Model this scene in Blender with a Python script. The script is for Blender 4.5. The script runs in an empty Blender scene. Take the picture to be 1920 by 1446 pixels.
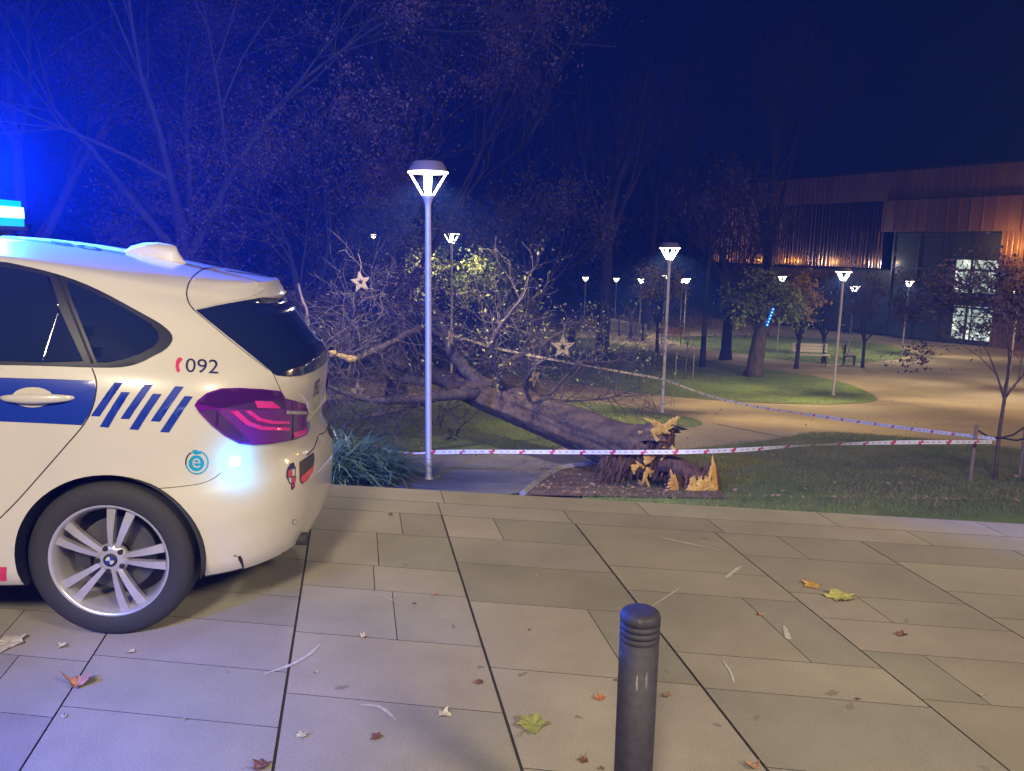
import bpy, bmesh, math, random
import numpy as np
from mathutils import Vector, Matrix, Quaternion
from mathutils.bvhtree import BVHTree
from mathutils.geometry import delaunay_2d_cdt, intersect_point_tri_2d
C = bpy.context.scene.collection
SC = bpy.context.scene
R = math.radians
# ------------------------------------------------------------------ camera
W, H, F = 1920.0, 1446.0, 1500.0
CAM = Vector((0, 0, 1.6))
_p, _a = R(10.0), R(0.93)
FW = Vector((0, math.cos(_p), -math.sin(_p)))
_u0 = Vector((0, math.sin(_p), math.cos(_p))); _r0 = Vector((1, 0, 0))
RT = _r0 * math.cos(_a) + _u0 * math.sin(_a)
UP = -_r0 * math.sin(_a) + _u0 * math.cos(_a)
cd = bpy.data.cameras.new('camera'); cam = bpy.data.objects.new('camera', cd); C.objects.link(cam)
m = Matrix((RT, UP, -FW)).transposed().to_4x4(); m.translation = CAM
cam.matrix_world = m
cd.sensor_fit = 'HORIZONTAL'; cd.sensor_width = 36; cd.lens = 36 * F / W
cd.clip_start = 0.05; cd.clip_end = 2000
SC.camera = cam
# ------------------------------------------------------------------ sky, exposure
wd = bpy.data.worlds.new('World'); SC.world = wd; wd.use_nodes = True
wd.node_tree.nodes['Background'].inputs[0].default_value = (0.10, 0.16, 0.62, 1)
wd.node_tree.nodes['Background'].inputs[1].default_value = 0.006
SC.view_settings.view_transform = 'Standard'; SC.view_settings.look = 'None'
SC.view_settings.exposure = 0; SC.view_settings.gamma = 1
SC.cycles.use_denoising = True
SC.cycles.max_bounces = 5; SC.cycles.volume_bounces = 0
SC.cycles.sample_clamp_indirect = 3.0
# lamps of the plaza standing behind the photographer
def point(name, loc, power, col, rad=0.1, parent=None):
    l = bpy.data.lights.new(name, 'POINT'); l.energy = power; l.color = col; l.shadow_soft_size = rad
    o = bpy.data.objects.new(name, l); C.objects.link(o); o.location = loc
    if parent: o.parent = parent
    return o
def spot(name, loc, aim, power, col, ang, rad=.2, parent=None):
    l = bpy.data.lights.new(name, 'SPOT'); l.energy = power; l.color = col; l.shadow_soft_size = rad; l.spot_size = R(ang); l.spot_blend = .6
    o = bpy.data.objects.new(name, l); C.objects.link(o); o.location = loc
    o.rotation_euler = (Vector(aim) - Vector(loc)).to_track_quat('-Z', 'Y').to_euler()
    if parent: o.parent = parent
    return o
spot('plaza_lamp_light', (-1.4, -6, 7), (-.6, 7, -.5), 4700, (1, .86, .64), 64, .9)
spot('plaza_lamp_light', (6.5, -4.5, 6.6), (2, 8.5, -.7), 4000, (1, .83, .55), 68, .9)
point('sodium_lamp_light', (17.5, 20.5, 3.2), 1900, (1, .64, .28), .3)
BLUE = (0.015, 0.11, 1.0)
# ------------------------------------------------------------------ helpers
def ray(px, py):
    return FW + RT * ((px - W / 2) / F) - UP * ((py - H / 2) / F)
def at(px, py, Y):
    r = ray(px, py); return CAM + r * (Y / r.y)
def onz(px, py, z):
    r = ray(px, py); return CAM + r * ((z - CAM.z) / r.z)
TY = [0, 8.6, 9.5, 18.75, 24.7, 42, 60, 400]
TZ = [-1.2, -1.2, -1.3, -2.3, -2.9, -3.75, -4.25, -5.0]
def tz(Y): return float(np.interp(Y, TY, TZ))
def ground(px, py):
    r = ray(px, py); Y = 8.7
    while Y < 150:
        p = CAM + r * (Y / r.y)
        if p.z <= tz(Y): break
        Y += 0.05
    return Vector((p.x, p.y, tz(p.y)))
def tag(o, label=None, cat=None, group=None, kind=None):
    if label: o['label'] = label
    if cat: o['category'] = cat
    if group: o['group'] = group
    if kind: o['kind'] = kind
    return o
def empty(name, loc=(0, 0, 0), rz=0, label=None, cat=None, group=None):
    o = bpy.data.objects.new(name, None); C.objects.link(o); o.location = loc; o.rotation_euler = (0, 0, rz)
    o.empty_display_size = .1
    return tag(o, label, cat, group)
def mesh(name, vs, fs, mat=None, parent=None, smooth=False, mi=None, mats=None):
    me = bpy.data.meshes.new(name); me.from_pydata([tuple(v) for v in vs], [], [tuple(f) for f in fs])
    if mats:
        for x in mats: me.materials.append(x)
    elif mat: me.materials.append(mat)
    if mi is not None: me.polygons.foreach_set('material_index', mi)
    if smooth: me.polygons.foreach_set('use_smooth', [True] * len(me.polygons))
    me.update()
    o = bpy.data.objects.new(name, me); C.objects.link(o)
    if parent: o.parent = parent
    return o
class MB:
    def __init__(s): s.v = []; s.f = []; s.m = []; s.cur = 0
    def add(s, vs, fs):
        b = len(s.v); s.v += [tuple(v) for v in vs]; s.f += [tuple(i + b for i in f) for f in fs]; s.m += [s.cur] * len(fs)
    def box(s, a, b, M=None):
        x0, y0, z0 = a; x1, y1, z1 = b
        vs = [Vector(p) for p in ((x0,y0,z0),(x1,y0,z0),(x1,y1,z0),(x0,y1,z0),(x0,y0,z1),(x1,y0,z1),(x1,y1,z1),(x0,y1,z1))]
        if M: vs = [M @ v for v in vs]
        s.add(vs, [(0,3,2,1),(4,5,6,7),(0,1,5,4),(1,2,6,5),(2,3,7,6),(3,0,4,7)])
    def tube(s, pts, rad, n=6, cap=True):
        pts = [Vector(p) for p in pts]
        if not hasattr(rad, '__len__'): rad = [rad] * len(pts)
        vs = []; fs = []; t0 = (pts[1] - pts[0]).normalized()
        up = Vector((0, 0, 1)) if abs(t0.z) < .9 else Vector((1, 0, 0))
        x = t0.cross(up).normalized()
        for i, p in enumerate(pts):
            t = (pts[min(i + 1, len(pts) - 1)] - pts[max(i - 1, 0)]).normalized()
            x = (x - t * x.dot(t)).normalized(); y = t.cross(x)
            for k in range(n):
                a = 2 * math.pi * k / n
                vs.append(p + (x * math.cos(a) + y * math.sin(a)) * rad[i])
        for i in range(len(pts) - 1):
            for k in range(n):
                fs.append((i * n + k, i * n + (k + 1) % n, (i + 1) * n + (k + 1) % n, (i + 1) * n + k))
        if cap: fs.append(tuple(range(n - 1, -1, -1))); fs.append(tuple((len(pts) - 1) * n + k for k in range(n)))
        s.add(vs, fs)
    def lathe(s, prof, n=32, M=None, close=True):
        vs = []; fs = []
        for r, z in prof:
            for k in range(n):
                a = 2 * math.pi * k / n; v = Vector((r * math.cos(a), r * math.sin(a), z)); vs.append(M @ v if M else v)
        for i in range(len(prof) - 1):
            for k in range(n):
                fs.append((i * n + k, i * n + (k + 1) % n, (i + 1) * n + (k + 1) % n, (i + 1) * n + k))
        if close:
            fs.append(tuple(range(n - 1, -1, -1))); fs.append(tuple((len(prof) - 1) * n + k for k in range(n)))
        s.add(vs, fs)
    def prism(s, poly, z0, z1, M=None):
        n = len(poly); vs = [Vector((x, y, z0)) for x, y in poly] + [Vector((x, y, z1)) for x, y in poly]
        if M: vs = [M @ v for v in vs]
        s.add(vs, [tuple(range(n - 1, -1, -1)), tuple(range(n, 2 * n))] + [(i, (i + 1) % n, n + (i + 1) % n, n + i) for i in range(n)])
    def build(s, name, mat, parent=None, smooth=False):
        if isinstance(mat, (list, tuple)): return mesh(name, s.v, s.f, None, parent, smooth, s.m, mat)
        return mesh(name, s.v, s.f, mat, parent, smooth)
def inside(p, poly):
    x, y = p; c = False; n = len(poly)
    for i in range(n):
        x0, y0 = poly[i]; x1, y1 = poly[i - 1]
        if (y0 > y) != (y1 > y) and x < (x1 - x0) * (y - y0) / (y1 - y0) + x0: c = not c
    return c
def fill2d(poly, g):
    """triangulate a polygon with interior points every g"""
    pts = []
    n = len(poly)
    for i in range(n):
        a = Vector(poly[i]); b = Vector(poly[(i + 1) % n]); k = max(1, int((b - a).length / g))
        for j in range(k): pts.append(a.lerp(b, j / k))
    nb = len(pts); ed = [(i, (i + 1) % nb) for i in range(nb)]
    xs = [p[0] for p in poly]; ys = [p[1] for p in poly]
    x = min(xs) + g * .5
    while x < max(xs):
        y = min(ys) + g * .5
        while y < max(ys):
            if inside((x, y), poly): pts.append(Vector((x, y)))
            y += g
        x += g
    v, e, f, *_ = delaunay_2d_cdt(pts, ed, [], 0, 1e-5)
    out = []
    for t in f:
        c = sum((v[i] for i in t), Vector((0, 0))) / len(t)
        if inside(c, poly): out.append(t)
    return v, out
def chaikin(p, it=2):
    for _ in range(it):
        q = []
        for i in range(len(p)):
            a = Vector(p[i]); b = Vector(p[(i + 1) % len(p)]); q += [tuple(a.lerp(b, .25)), tuple(a.lerp(b, .75))]
        p = q
    return p
def catmull(pts, k=6):
    pts = [Vector(p) for p in pts]; P = [pts[0] * 2 - pts[1]] + pts + [pts[-1] * 2 - pts[-2]]; out = []
    for i in range(1, len(P) - 2):
        for j in range(k):
            t = j / k; a, b, c, d = P[i - 1], P[i], P[i + 1], P[i + 2]
            out.append(.5 * ((2 * b) + (c - a) * t + (2 * a - 5 * b + 4 * c - d) * t * t + (3 * b - a - 3 * c + d) * t ** 3))
    out.append(pts[-1]); return out
# ------------------------------------------------------------------ materials
def mat(name, col, rough=.6, metal=0, var=0, vscale=4, col2=None, bump=0, bscale=40, coat=0, spec=.5, attr=None, emit=None, estr=0, stretch=None, fine=0):
    m = bpy.data.materials.new(name); m.use_nodes = True; nt = m.node_tree; N = nt.nodes; L = nt.links
    b = N['Principled BSDF']; b.inputs['Base Color'].default_value = (*col, 1); b.inputs['Roughness'].default_value = rough
    b.inputs['Metallic'].default_value = metal; b.inputs['Coat Weight'].default_value = coat; b.inputs['Coat Roughness'].default_value = .06
    b.inputs['Specular IOR Level'].default_value = spec
    tc = N.new('ShaderNodeTexCoord'); vec = tc.outputs['Object']
    if stretch:
        mp = N.new('ShaderNodeMapping'); mp.inputs['Scale'].default_value = stretch; L.new(vec, mp.inputs[0]); vec = mp.outputs[0]
    out = None
    if var or col2:
        n = N.new('ShaderNodeTexNoise'); n.inputs['Scale'].default_value = vscale; n.inputs['Detail'].default_value = 6; n.inputs['Roughness'].default_value = .65
        L.new(vec, n.inputs['Vector'])
        r = N.new('ShaderNodeValToRGB'); r.color_ramp.elements[0].position = .32; r.color_ramp.elements[1].position = .68
        c2 = col2 or tuple(min(1, c * (1 + var)) for c in col); c1 = col if col2 else tuple(c * (1 - var) for c in col)
        r.color_ramp.elements[0].color = (*c1, 1); r.color_ramp.elements[1].color = (*c2, 1)
        L.new(n.outputs['Fac'], r.inputs[0]); out = r.outputs[0]
    if fine:
        n3 = N.new('ShaderNodeTexNoise'); n3.inputs['Scale'].default_value = 170; n3.inputs['Detail'].default_value = 2; L.new(vec, n3.inputs['Vector'])
        r3 = N.new('ShaderNodeValToRGB'); r3.color_ramp.elements[0].position = .35; r3.color_ramp.elements[1].position = .65
        r3.color_ramp.elements[0].color = (1 - fine,) * 3 + (1,); r3.color_ramp.elements[1].color = (1, 1, 1, 1); L.new(n3.outputs['Fac'], r3.inputs[0])
        m3 = N.new('ShaderNodeMix'); m3.data_type = 'RGBA'; m3.blend_type = 'MULTIPLY'; m3.inputs[0].default_value = 1; L.new(out, m3.inputs[6]); L.new(r3.outputs[0], m3.inputs[7]); out = m3.outputs[2]
    if attr:
        a = N.new('ShaderNodeAttribute'); a.attribute_name = attr
        mx = N.new('ShaderNodeMix'); mx.data_type = 'RGBA'; mx.blend_type = 'MULTIPLY'; mx.inputs[0].default_value = 1
        if out: L.new(out, mx.inputs[6])
        else: mx.inputs[6].default_value = (*col, 1)
        L.new(a.outputs['Color'], mx.inputs[7]); out = mx.outputs[2]
    if out: L.new(out, b.inputs['Base Color'])
    if bump:
        n2 = N.new('ShaderNodeTexNoise'); n2.inputs['Scale'].default_value = bscale; n2.inputs['Detail'].default_value = 8; L.new(vec, n2.inputs['Vector'])
        bp = N.new('ShaderNodeBump'); bp.inputs['Strength'].default_value = bump; bp.inputs['Distance'].default_value = .02
        L.new(n2.outputs['Fac'], bp.inputs['Height']); L.new(bp.outputs[0], b.inputs['Normal'])
    if emit: b.inputs['Emission Color'].default_value = (*emit, 1); b.inputs['Emission Strength'].default_value = estr
    return m
M = dict(
    slab=mat('granite_slab', (.31, .285, .25), .72, var=.2, vscale=1.1, bump=.16, bscale=210, attr='tone', fine=.22),
    joint=mat('joint_dirt', (.06, .052, .046), .9),
    wallstone=mat('concrete', (.28, .27, .25), .8, var=.2, bump=.3),
    gravel=mat('beige_gravel', (.28, .23, .14), .9, var=.22, vscale=.5, bump=.6, bscale=30),
    path=mat('concrete_path', (.24, .21, .17), .85, var=.15, vscale=.9, bump=.3, bscale=40),
    asphalt=mat('grey_tarmac', (.17, .165, .16), .8, var=.25, vscale=1.3, bump=.5, bscale=60),
    lawn=mat('lawn_soil', (.08, .11, .02), .95, col2=(.13, .20, .03), vscale=1.2, bump=1, bscale=25),
    grassdry=mat('worn_grass_blade', (.08, .11, .022), .75, col2=(.24, .21, .07), vscale=.8),
    grass=mat('grass_blade', (.11, .19, .028), .7, col2=(.25, .31, .06), vscale=1.5),
    mulch=mat('mulch', (.06, .035, .025), .95, col2=(.14, .09, .06), vscale=7, bump=1, bscale=30),
    paint=mat('white_paint', (.56, .53, .50), .32, coat=1, var=.035, vscale=3),
    blue=mat('blue_film', (.005, .03, .33), .35, coat=.5),
    navy=mat('navy_lettering', (.02, .02, .10), .4),
    cyan=mat('teal_sticker', (.0, .30, .55), .4),
    red=mat('red_sticker', (.55, .03, .12), .4),
    seam=mat('panel_gap', (.02, .012, .015), .7),
    glass=mat('privacy_glass', (.010, .018, .06), .12, spec=.5, coat=1),
    trim=mat('satin_black_trim', (.016, .018, .03), .35),
    chrome=mat('chrome', (.7, .7, .7), .15, 1),
    rubber=mat('tyre_rubber', (.025, .025, .028), .75, bump=.2, bscale=80),
    alloy=mat('alloy_wheel', (.62, .60, .62), .32, .65, coat=.4),
    dark=mat('dark_plastic', (.015, .015, .018), .6),
    disc=mat('brake_disc', (.10, .10, .11), .6, .6),
    tail=mat('tail_lens', (.13, .010, .24), .1, coat=1),
    taildark=mat('smoked_lens', (.05, .01, .12), .08, coat=1),
    tailred=mat('red_light_guide', (.6, .02, .25), .15, coat=1, emit=(1, .02, .40), estr=.12),
    tailclear=mat('clear_lens', (.45, .40, .48), .1, coat=1),
    lens=mat('beacon_lens', (.0, .2, .5), .15, emit=(.0, .48, 1), estr=1.2),
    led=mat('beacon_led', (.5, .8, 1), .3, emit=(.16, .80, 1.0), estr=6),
    reflector=mat('red_reflector', (.6, .05, .09), .2, coat=1),
    ganite=mat('bollard_paint', (.03, .028, .045), .68, coat=.04, var=.28, vscale=45, bump=.06, bscale=300),
    steel=mat('galvanised_steel', (.50, .47, .46), .5, .3, var=.08, vscale=12),
    lampcap=mat('lamp_housing', (.24, .20, .19), .5, .3),
    lit=mat('lit_lamp_glass', (1, 1, 1), .4, emit=(1, .90, .78), estr=9),
    bark=mat('bark', (.035, .027, .02), .95, col2=(.12, .092, .07), vscale=9, bump=1, bscale=14, stretch=(1, 1, .35)),
    barkpale=mat('pale_bark', (.045, .030, .02), .95, col2=(.15, .10, .06), vscale=7, bump=1, bscale=22, stretch=(.5, 1, 1)),
    barkdark=mat('dark_bark', (.03, .024, .02), .95, var=.4, vscale=6, bump=.6, bscale=12),
    wood=mat('torn_wood', (.50, .22, .02), .8, col2=(.85, .56, .09), vscale=14, bump=.6, bscale=30, stretch=(1, 1, .25)),
    wooddark=mat('rotten_wood', (.04, .025, .018), .95, col2=(.20, .10, .05), vscale=12, bump=1, bscale=20, stretch=(1, 1, .3)),
    rattan=mat('rattan', (.30, .23, .12), .8, var=.2, vscale=40, bump=.5, bscale=80),
    tape=mat('white_tape', (.72, .70, .64), .5),
    tapered=mat('red_tape_print', (.5, .05, .06), .5),
    tapeink=mat('grey_tape_print', (.45, .36, .33), .5),
    leafbrown=mat('brown_leaf', (.05, .03, .026), .75, col2=(.12, .068, .055), vscale=1.2),
    leafred=mat('reddish_leaf', (.055, .03, .028), .75, col2=(.12, .062, .055), vscale=1.0),
    leafgreen=mat('green_leaf', (.07, .10, .015), .6, col2=(.28, .30, .06), vscale=1.5),
    leafyg=mat('yellow_green_leaf', (.10, .12, .02), .6, col2=(.34, .34, .07), vscale=2),
    leafyellow=mat('yellow_leaf', (.25, .17, .02), .6, col2=(.70, .45, .06), vscale=1.5),
    leafdark=mat('dark_leaf', (.03, .03, .022), .8, col2=(.09, .07, .05), vscale=1),
    strappy=mat('strappy_leaf', (.04, .09, .05), .3, col2=(.12, .20, .12), vscale=4),
    cladding=mat('copper_cladding', (.20, .105, .06), .42, .45, col2=(.31, .18, .11), vscale=.8, stretch=(1, 1, .2)),
    claddingdark=mat('bronze_cladding', (.16, .11, .10), .25, 1, var=.2, vscale=.8),
    gglass=mat('grey_glazing', (.05, .06, .055), .25, coat=.2),
    mull=mat('mullion', (.03, .03, .03), .5),
    fence=mat('fence_pale', (.42, .30, .22), .8, var=.25, vscale=5),
    postdark=mat('fence_post', (.05, .04, .035), .8),
    benchw=mat('pale_bench', (.85, .84, .76), .6),
    iron=mat('cast_iron', (.03, .03, .03), .6),
    stake=mat('wood_stake', (.20, .15, .10), .85, var=.2, vscale=10),
    board=mat('orange_board', (.35, .14, .04), .7),
    scuff=mat('chalky_scuff', (.46, .45, .42), .8, var=.25, vscale=60),
    stain=mat('dark_stain', (.20, .18, .16), .85),
)
def litwin():
    m = mat('lit_room', (.1, .12, .12), .3); nt = m.node_tree; N = nt.nodes; L = nt.links; b = N['Principled BSDF']
    n = N.new('ShaderNodeTexNoise'); n.inputs['Scale'].default_value = .8; n.inputs['Detail'].default_value = 7; n.inputs['Roughness'].default_value = .6; n.inputs['Distortion'].default_value = 1.2
    tc = N.new('ShaderNodeTexCoord'); L.new(tc.outputs['Object'], n.inputs['Vector'])
    r = N.new('ShaderNodeValToRGB'); e = r.color_ramp.elements
    e[0].color = (.03, .04, .045, 1); e[0].position = .40; e[1].color = (.9, 1, .98, 1); e[1].position = .64
    for p_, c_ in ((.42, (.30, .40, .40, 1)), (.55, (.38, .48, .47, 1)), (.60, (.9, 1, .98, 1))): q = e.new(p_); q.color = c_
    L.new(n.outputs['Fac'], r.inputs[0]); L.new(r.outputs[0], b.inputs['Emission Color']); b.inputs['Emission Strength'].default_value = 1.2
    return m
M['room'] = litwin()
rng = random.Random(7); nr = np.random.default_rng(7)
# ------------------------------------------------------------------ pavement (plaza)
E0 = Vector((.1496, 4.974)); EX = Vector((4.264, -.571)).normalized()      # plaza edge line
JD = Vector((.497, -2.536)).normalized()                                     # joint direction, away from the edge
K0 = Vector((.052, 2.22))
def ab(a, b): return E0 + EX * a + JD * b            # a along the edge, b back from the edge
def solve_ab(p):
    d = p - E0; det = EX.x * JD.y - EX.y * JD.x
    return ((d.x * JD.y - d.y * JD.x) / det, (EX.x * d.y - EX.y * d.x) / det)
a0 = solve_ab(K0)[0]
ga = solve_ab(Vector((.8154, 2.244)))[0] - a0
pv = MB(); tones = []
def slab(a1, a2, b1, b2, tone, z=0):
    if a2 - a1 < .02 or b2 - b1 < .02: return
    c = [ab(a1, b1), ab(a2, b1), ab(a2, b2), ab(a1, b2)]
    vs = [Vector((p.x, p.y, z)) for p in c] + [Vector((p.x, p.y, z - .012)) for p in c]
    pv.add(vs, [(3, 2, 1, 0), (0, 1, 5, 4), (1, 2, 6, 5), (2, 3, 7, 6), (3, 0, 4, 7)]); tones.extend([tone] * 5); pv.m[-4:] = [1] * 4
def tone(base=1.0): 
    v = base * rng.uniform(.84, 1.12); return (v * rng.uniform(.98, 1.04), v, v * rng.uniform(.94, 1.02), 1)
a = -14.0
while a < 14:                                           # two pale courses along the edge
    w = rng.uniform(.9, 1.4); slab(a, a + w - .005, 0.0, .26, tone(1.13)); a += w
a = -14.4
while a < 14:
    w = rng.uniform(.7, 1.2); slab(a, a + w - .005, .265, .50, tone(1.02)); a += w
for k in range(-17, 17):
    aL = a0 + k * ga; aR = aL + ga
    gL = .0055 if k in (-1, 0, 1) else .0035; gR = .0055 if k + 1 in (-1, 0, 1) else .0035
    b = .505
    while b < 15:
        ln = rng.choice([.28, .36, .36, .45, .45, .6]) * rng.uniform(.95, 1.05)
        if rng.random() < .5:
            s = aL + ga * rng.uniform(.3, .7)
            slab(aL + gL, s - .002, b, b + ln - .0042, tone()); slab(s + .002, aR - gR, b, b + ln - .0042, tone())
        else: slab(aL + gL, aR - gR, b, b + ln - .0042, tone())
        b += ln
pave = pv.build('pavement', [M['slab'], M['joint']]); tag(pave, kind='structure')
ca = pave.data.color_attributes.new('tone', 'FLOAT_COLOR', 'CORNER')
cols = []
for p, t in zip(pave.data.polygons, tones): cols += list(t) * len(p.vertices)
ca.data.foreach_set('color', cols)
c = [ab(-14.5, .003), ab(14.5, .003), ab(14.5, 15.2), ab(-14.5, 15.2)]
o = mesh('pavement_bed', [(p.x, p.y, -.009) for p in c] + [(p.x, p.y, -.15) for p in c], [(3, 2, 1, 0), (0, 1, 5, 4), (1, 2, 6, 5), (2, 3, 7, 6), (3, 0, 4, 7), (4, 5, 6, 7)], M['joint']); tag(o, kind='structure')
w0 = MB(); c0, c1 = ab(-14.5, .02), ab(14.5, .02); c2, c3 = ab(14.5, .3), ab(-14.5, .3)
w0.add([(p.x, p.y, z) for z in (-.151, -1.6) for p in (c0, c1, c2, c3)], [(0, 1, 2, 3)[::-1], (0, 1, 5, 4), (1, 2, 6, 5), (2, 3, 7, 6), (3, 0, 4, 7), (4, 5, 6, 7)])
tag(w0.build('retaining_wall', M['wallstone']), 'concrete retaining wall under the outer edge of the paved plaza', 'wall')
# scuffs and stains lying on the slabs, children of the pavement
def ground_strip(px, w, name, mt, z=.0035):
    P = [onz(x, y, 0) for x, y in px]; P = catmull(P, 4); vs = []; fs = []
    for i, p in enumerate(P):
        t = (P[min(i + 1, len(P) - 1)] - P[max(0, i - 1)]).normalized(); n = Vector((-t.y, t.x, 0))
        e = math.sin(math.pi * (i + .4) / (len(P) - .2)) ** .5 * w * rng.uniform(.6, 1.2)
        vs += [(p.x + n.x * e, p.y + n.y * e, z), (p.x - n.x * e, p.y - n.y * e, z)]
    for i in range(len(P) - 1): fs.append((2 * i, 2 * i + 1, 2 * i + 3, 2 * i + 2))
    o = mesh(name, vs, fs, mt, pave); return o
ground_strip([(495, 1265), (540, 1250), (575, 1232), (600, 1210)], .009, 'scuff', M['scuff'])
ground_strip([(676, 1323), (705, 1325), (725, 1335), (742, 1352)], .007, 'scuff', M['scuff'])
ground_strip([(1360, 1085), (1375, 1073), (1390, 1062)], .011, 'scuff', M['scuff'])
ground_strip([(1222, 1138), (1250, 1120), (1275, 1103)], .004, 'scuff', M['scuff'])
ground_strip([(1235, 1008), (1290, 1020), (1350, 1033)], .008, 'scuff', M['scuff'])
ground_strip([(1355, 1240), (1370, 1262), (1376, 1282)], .005, 'scuff', M['scuff'])
ground_strip([(690, 1110), (720, 1120), (745, 1130)], .003, 'scuff', M['scuff'])
ground_strip([(1470, 1175), (1477, 1195), (1478, 1200)], .014, 'scuff', M['scuff'])
g_ = random.Random(21)
for (px_, py_, r_) in ((1170, 1385, .028), (1845, 1440, .02), (1345, 1360, .02), (1595, 1325, .03), (1420, 1345, .02), (900, 1252, .02), (980, 1265, .025), (1085, 1345, .02), (850, 1175, .02), (510, 1098, .025), (1250, 1260, .018), (1700, 1165, .02), (1320, 1010, .03), (1560, 1300, .035), (640, 1290, .03), (760, 1060, .025)):
    p = onz(px_, py_, 0); a_ = g_.uniform(0, 3); pts = []
    for k in range(18):
        t = k / 18 * 6.283; rr = r_ * g_.uniform(.55, 1.1); x, y = rr * math.cos(t), rr * .5 * math.sin(t); pts.append((p.x + x * math.cos(a_) - y * math.sin(a_), p.y + x * math.sin(a_) + y * math.cos(a_), .0015))
    mesh('stain', pts, [tuple(range(18))], M['stain'], pave)
# ------------------------------------------------------------------ terrain
nx = 60; xs = np.linspace(-120, 120, nx); ys = np.concatenate([np.linspace(4.0, 12, 9), np.linspace(12.6, 60, 60), np.linspace(65, 330, 12)])
vs = [(x, y, tz(y)) for y in ys for x in xs]
fs = [(j * nx + i, j * nx + i + 1, (j + 1) * nx + i + 1, (j + 1) * nx + i) for j in range(len(ys) - 1) for i in range(nx - 1)]
tag(mesh('ground', vs, fs, M['gravel'], smooth=True), kind='structure')
vs = [(-120, -60, -1.25), (120, -60, -1.25), (120, 4, -1.2), (-120, 4, -1.2)]
tag(mesh('ground', vs, [(0, 1, 2, 3)], M['gravel']), kind='structure')
def region(name, px, mt, dz, g=.5, sm=2, world=None):
    P = [(lambda v: (v.x, v.y))(ground(*q)) for q in px] if world is None else world
    if sm: P = chaikin(P, sm)
    v, f = fill2d(P, g)
    o = mesh(name, [(p[0], p[1], tz(p[1]) + dz) for p in v], f, mt, smooth=True); tag(o, kind='structure'); o['_poly'] = 0
    del o['_poly']; return o, P
lawnR_px = [(1250, 848), (1300, 842), (1400, 832), (1475, 822), (1510, 813), (1560, 812), (1640, 816), (1760, 826), (1920, 845), (2150, 880), (2400, 935)]
P1 = [(lambda v: (v.x, v.y))(ground(*q)) for q in lawnR_px] + [(13, 5.0), (.6, 5.2), (.75, 9.3)]
_, PR = region('lawn', None, M['lawn'], .012, .35, 1, P1)
lawnL_px = [(560, 770), (700, 742), (900, 745), (1060, 752), (1140, 758), (1240, 777), (1300, 783), (1328, 800), (1250, 806), (1120, 815), (1050, 838), (1030, 852), (900, 853), (760, 856), (650, 862), (560, 880), (300, 890), (100, 850), (300, 790)]
_, PL = region('lawn', lawnL_px, M['lawn'], .012, .35, 2)
lawnA_px = [(300, 640), (640, 620), (960, 618), (1080, 632), (1210, 655), (1340, 680), (1480, 698), (1580, 716), (1640, 740), (1650, 752), (1580, 760), (1440, 757), (1330, 750), (1240, 742), (1100, 722), (980, 706), (800, 690), (560, 690), (300, 690)]
_, PA = region('lawn', lawnA_px, M['lawn'], .012, .7, 2)
lawnB_px = [(1225, 630), (1330, 630), (1400, 628), (1520, 634), (1640, 643), (1700, 655), (1712, 664), (1670, 677), (1560, 684), (1470, 676), (1400, 665), (1300, 650)]
_, PBn = region('lawn', lawnB_px, M['lawn'], .012, .8, 2)
lawnC_px = [(100, 590), (560, 592), (900, 596), (1000, 603), (960, 612), (600, 612), (100, 620)]
_, PC = region('lawn', lawnC_px, M['lawn'], .012, 1.2, 1)
slab_px = [(1240, 850), (1200, 830), (1258, 806), (1340, 796), (1400, 806), (1520, 812), (1470, 824), (1400, 832), (1300, 843)]
region('path', slab_px, M['path'], .010, .5, 0)
tarmac_px = [(1240, 852), (1160, 876), (1080, 885), (1030, 900), (990, 925), (940, 945), (560, 945), (400, 920), (560, 872), (720, 856), (900, 854), (1060, 852), (1160, 838), (1205, 828)]
region('path', tarmac_px, M['asphalt'], .014, .5, 0)
mulch_px = [(985, 950), (990, 924), (1020, 900), (1050, 884), (1120, 874), (1250, 852), (1290, 860), (1340, 900), (1360, 950), (1380, 1010), (1000, 1010)]
region('mulch_bed', mulch_px, M['mulch'], .022, .3, 1)
kb = MB()
kp = catmull([ground(x, y) + Vector((0, 0, .03)) for x, y in [(980, 930), (1002, 913), (1030, 893), (1060, 881), (1120, 873)]], 6)
kb.tube(kp, .045, 4); tag(kb.build('kerb', M['wallstone']), 'curved pale concrete kerb around the mulch bed of the torn stump', 'kerb')
kb = MB(); kp = [ground(x, y) + Vector((0, 0, .0)) for x, y in [(1345, 797), (1400, 808), (1470, 822)]]; kb.tube(kp, .02, 4); tag(kb.build('path_joint', M['joint']), kind='structure')
# grass as real blades
def blades(name, poly, n, hgt, wid, dz=.01, ymax=99, mt='grass'):
    xs = [p[0] for p in poly]; ys = [p[1] for p in poly]; V = []; Fc = []; k = 0; tries = 0
    while k < n and tries < n * 8:
        tries += 1
        x = rng.uniform(min(xs), max(xs)); y = rng.uniform(max(8.2, min(ys)), min(ymax, max(ys)))
        if abs(x) > y * .72 + 1 or not inside((x, y), poly): continue
        x += rng.gauss(0, .07); y += rng.gauss(0, .07); h = hgt * rng.uniform(.4, 1.25); a = rng.uniform(0, 6.28); w = wid * rng.uniform(.6, 1.3)
        lx, ly = rng.gauss(0, .5) * h, rng.gauss(0, .5) * h; z = tz(y) + dz
        b = len(V); V += [(x - w * math.cos(a), y - w * math.sin(a), z), (x + w * math.cos(a), y + w * math.sin(a), z), (x + lx, y + ly, z + h)]
        Fc.append((b, b + 1, b + 2)); k += 1
    return tag(mesh(name, V, Fc, M[mt]), kind='stuff', label='short green lawn grass', cat='grass')
blades('grass', PR, 42000, .05, .004, mt='grassdry')
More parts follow.
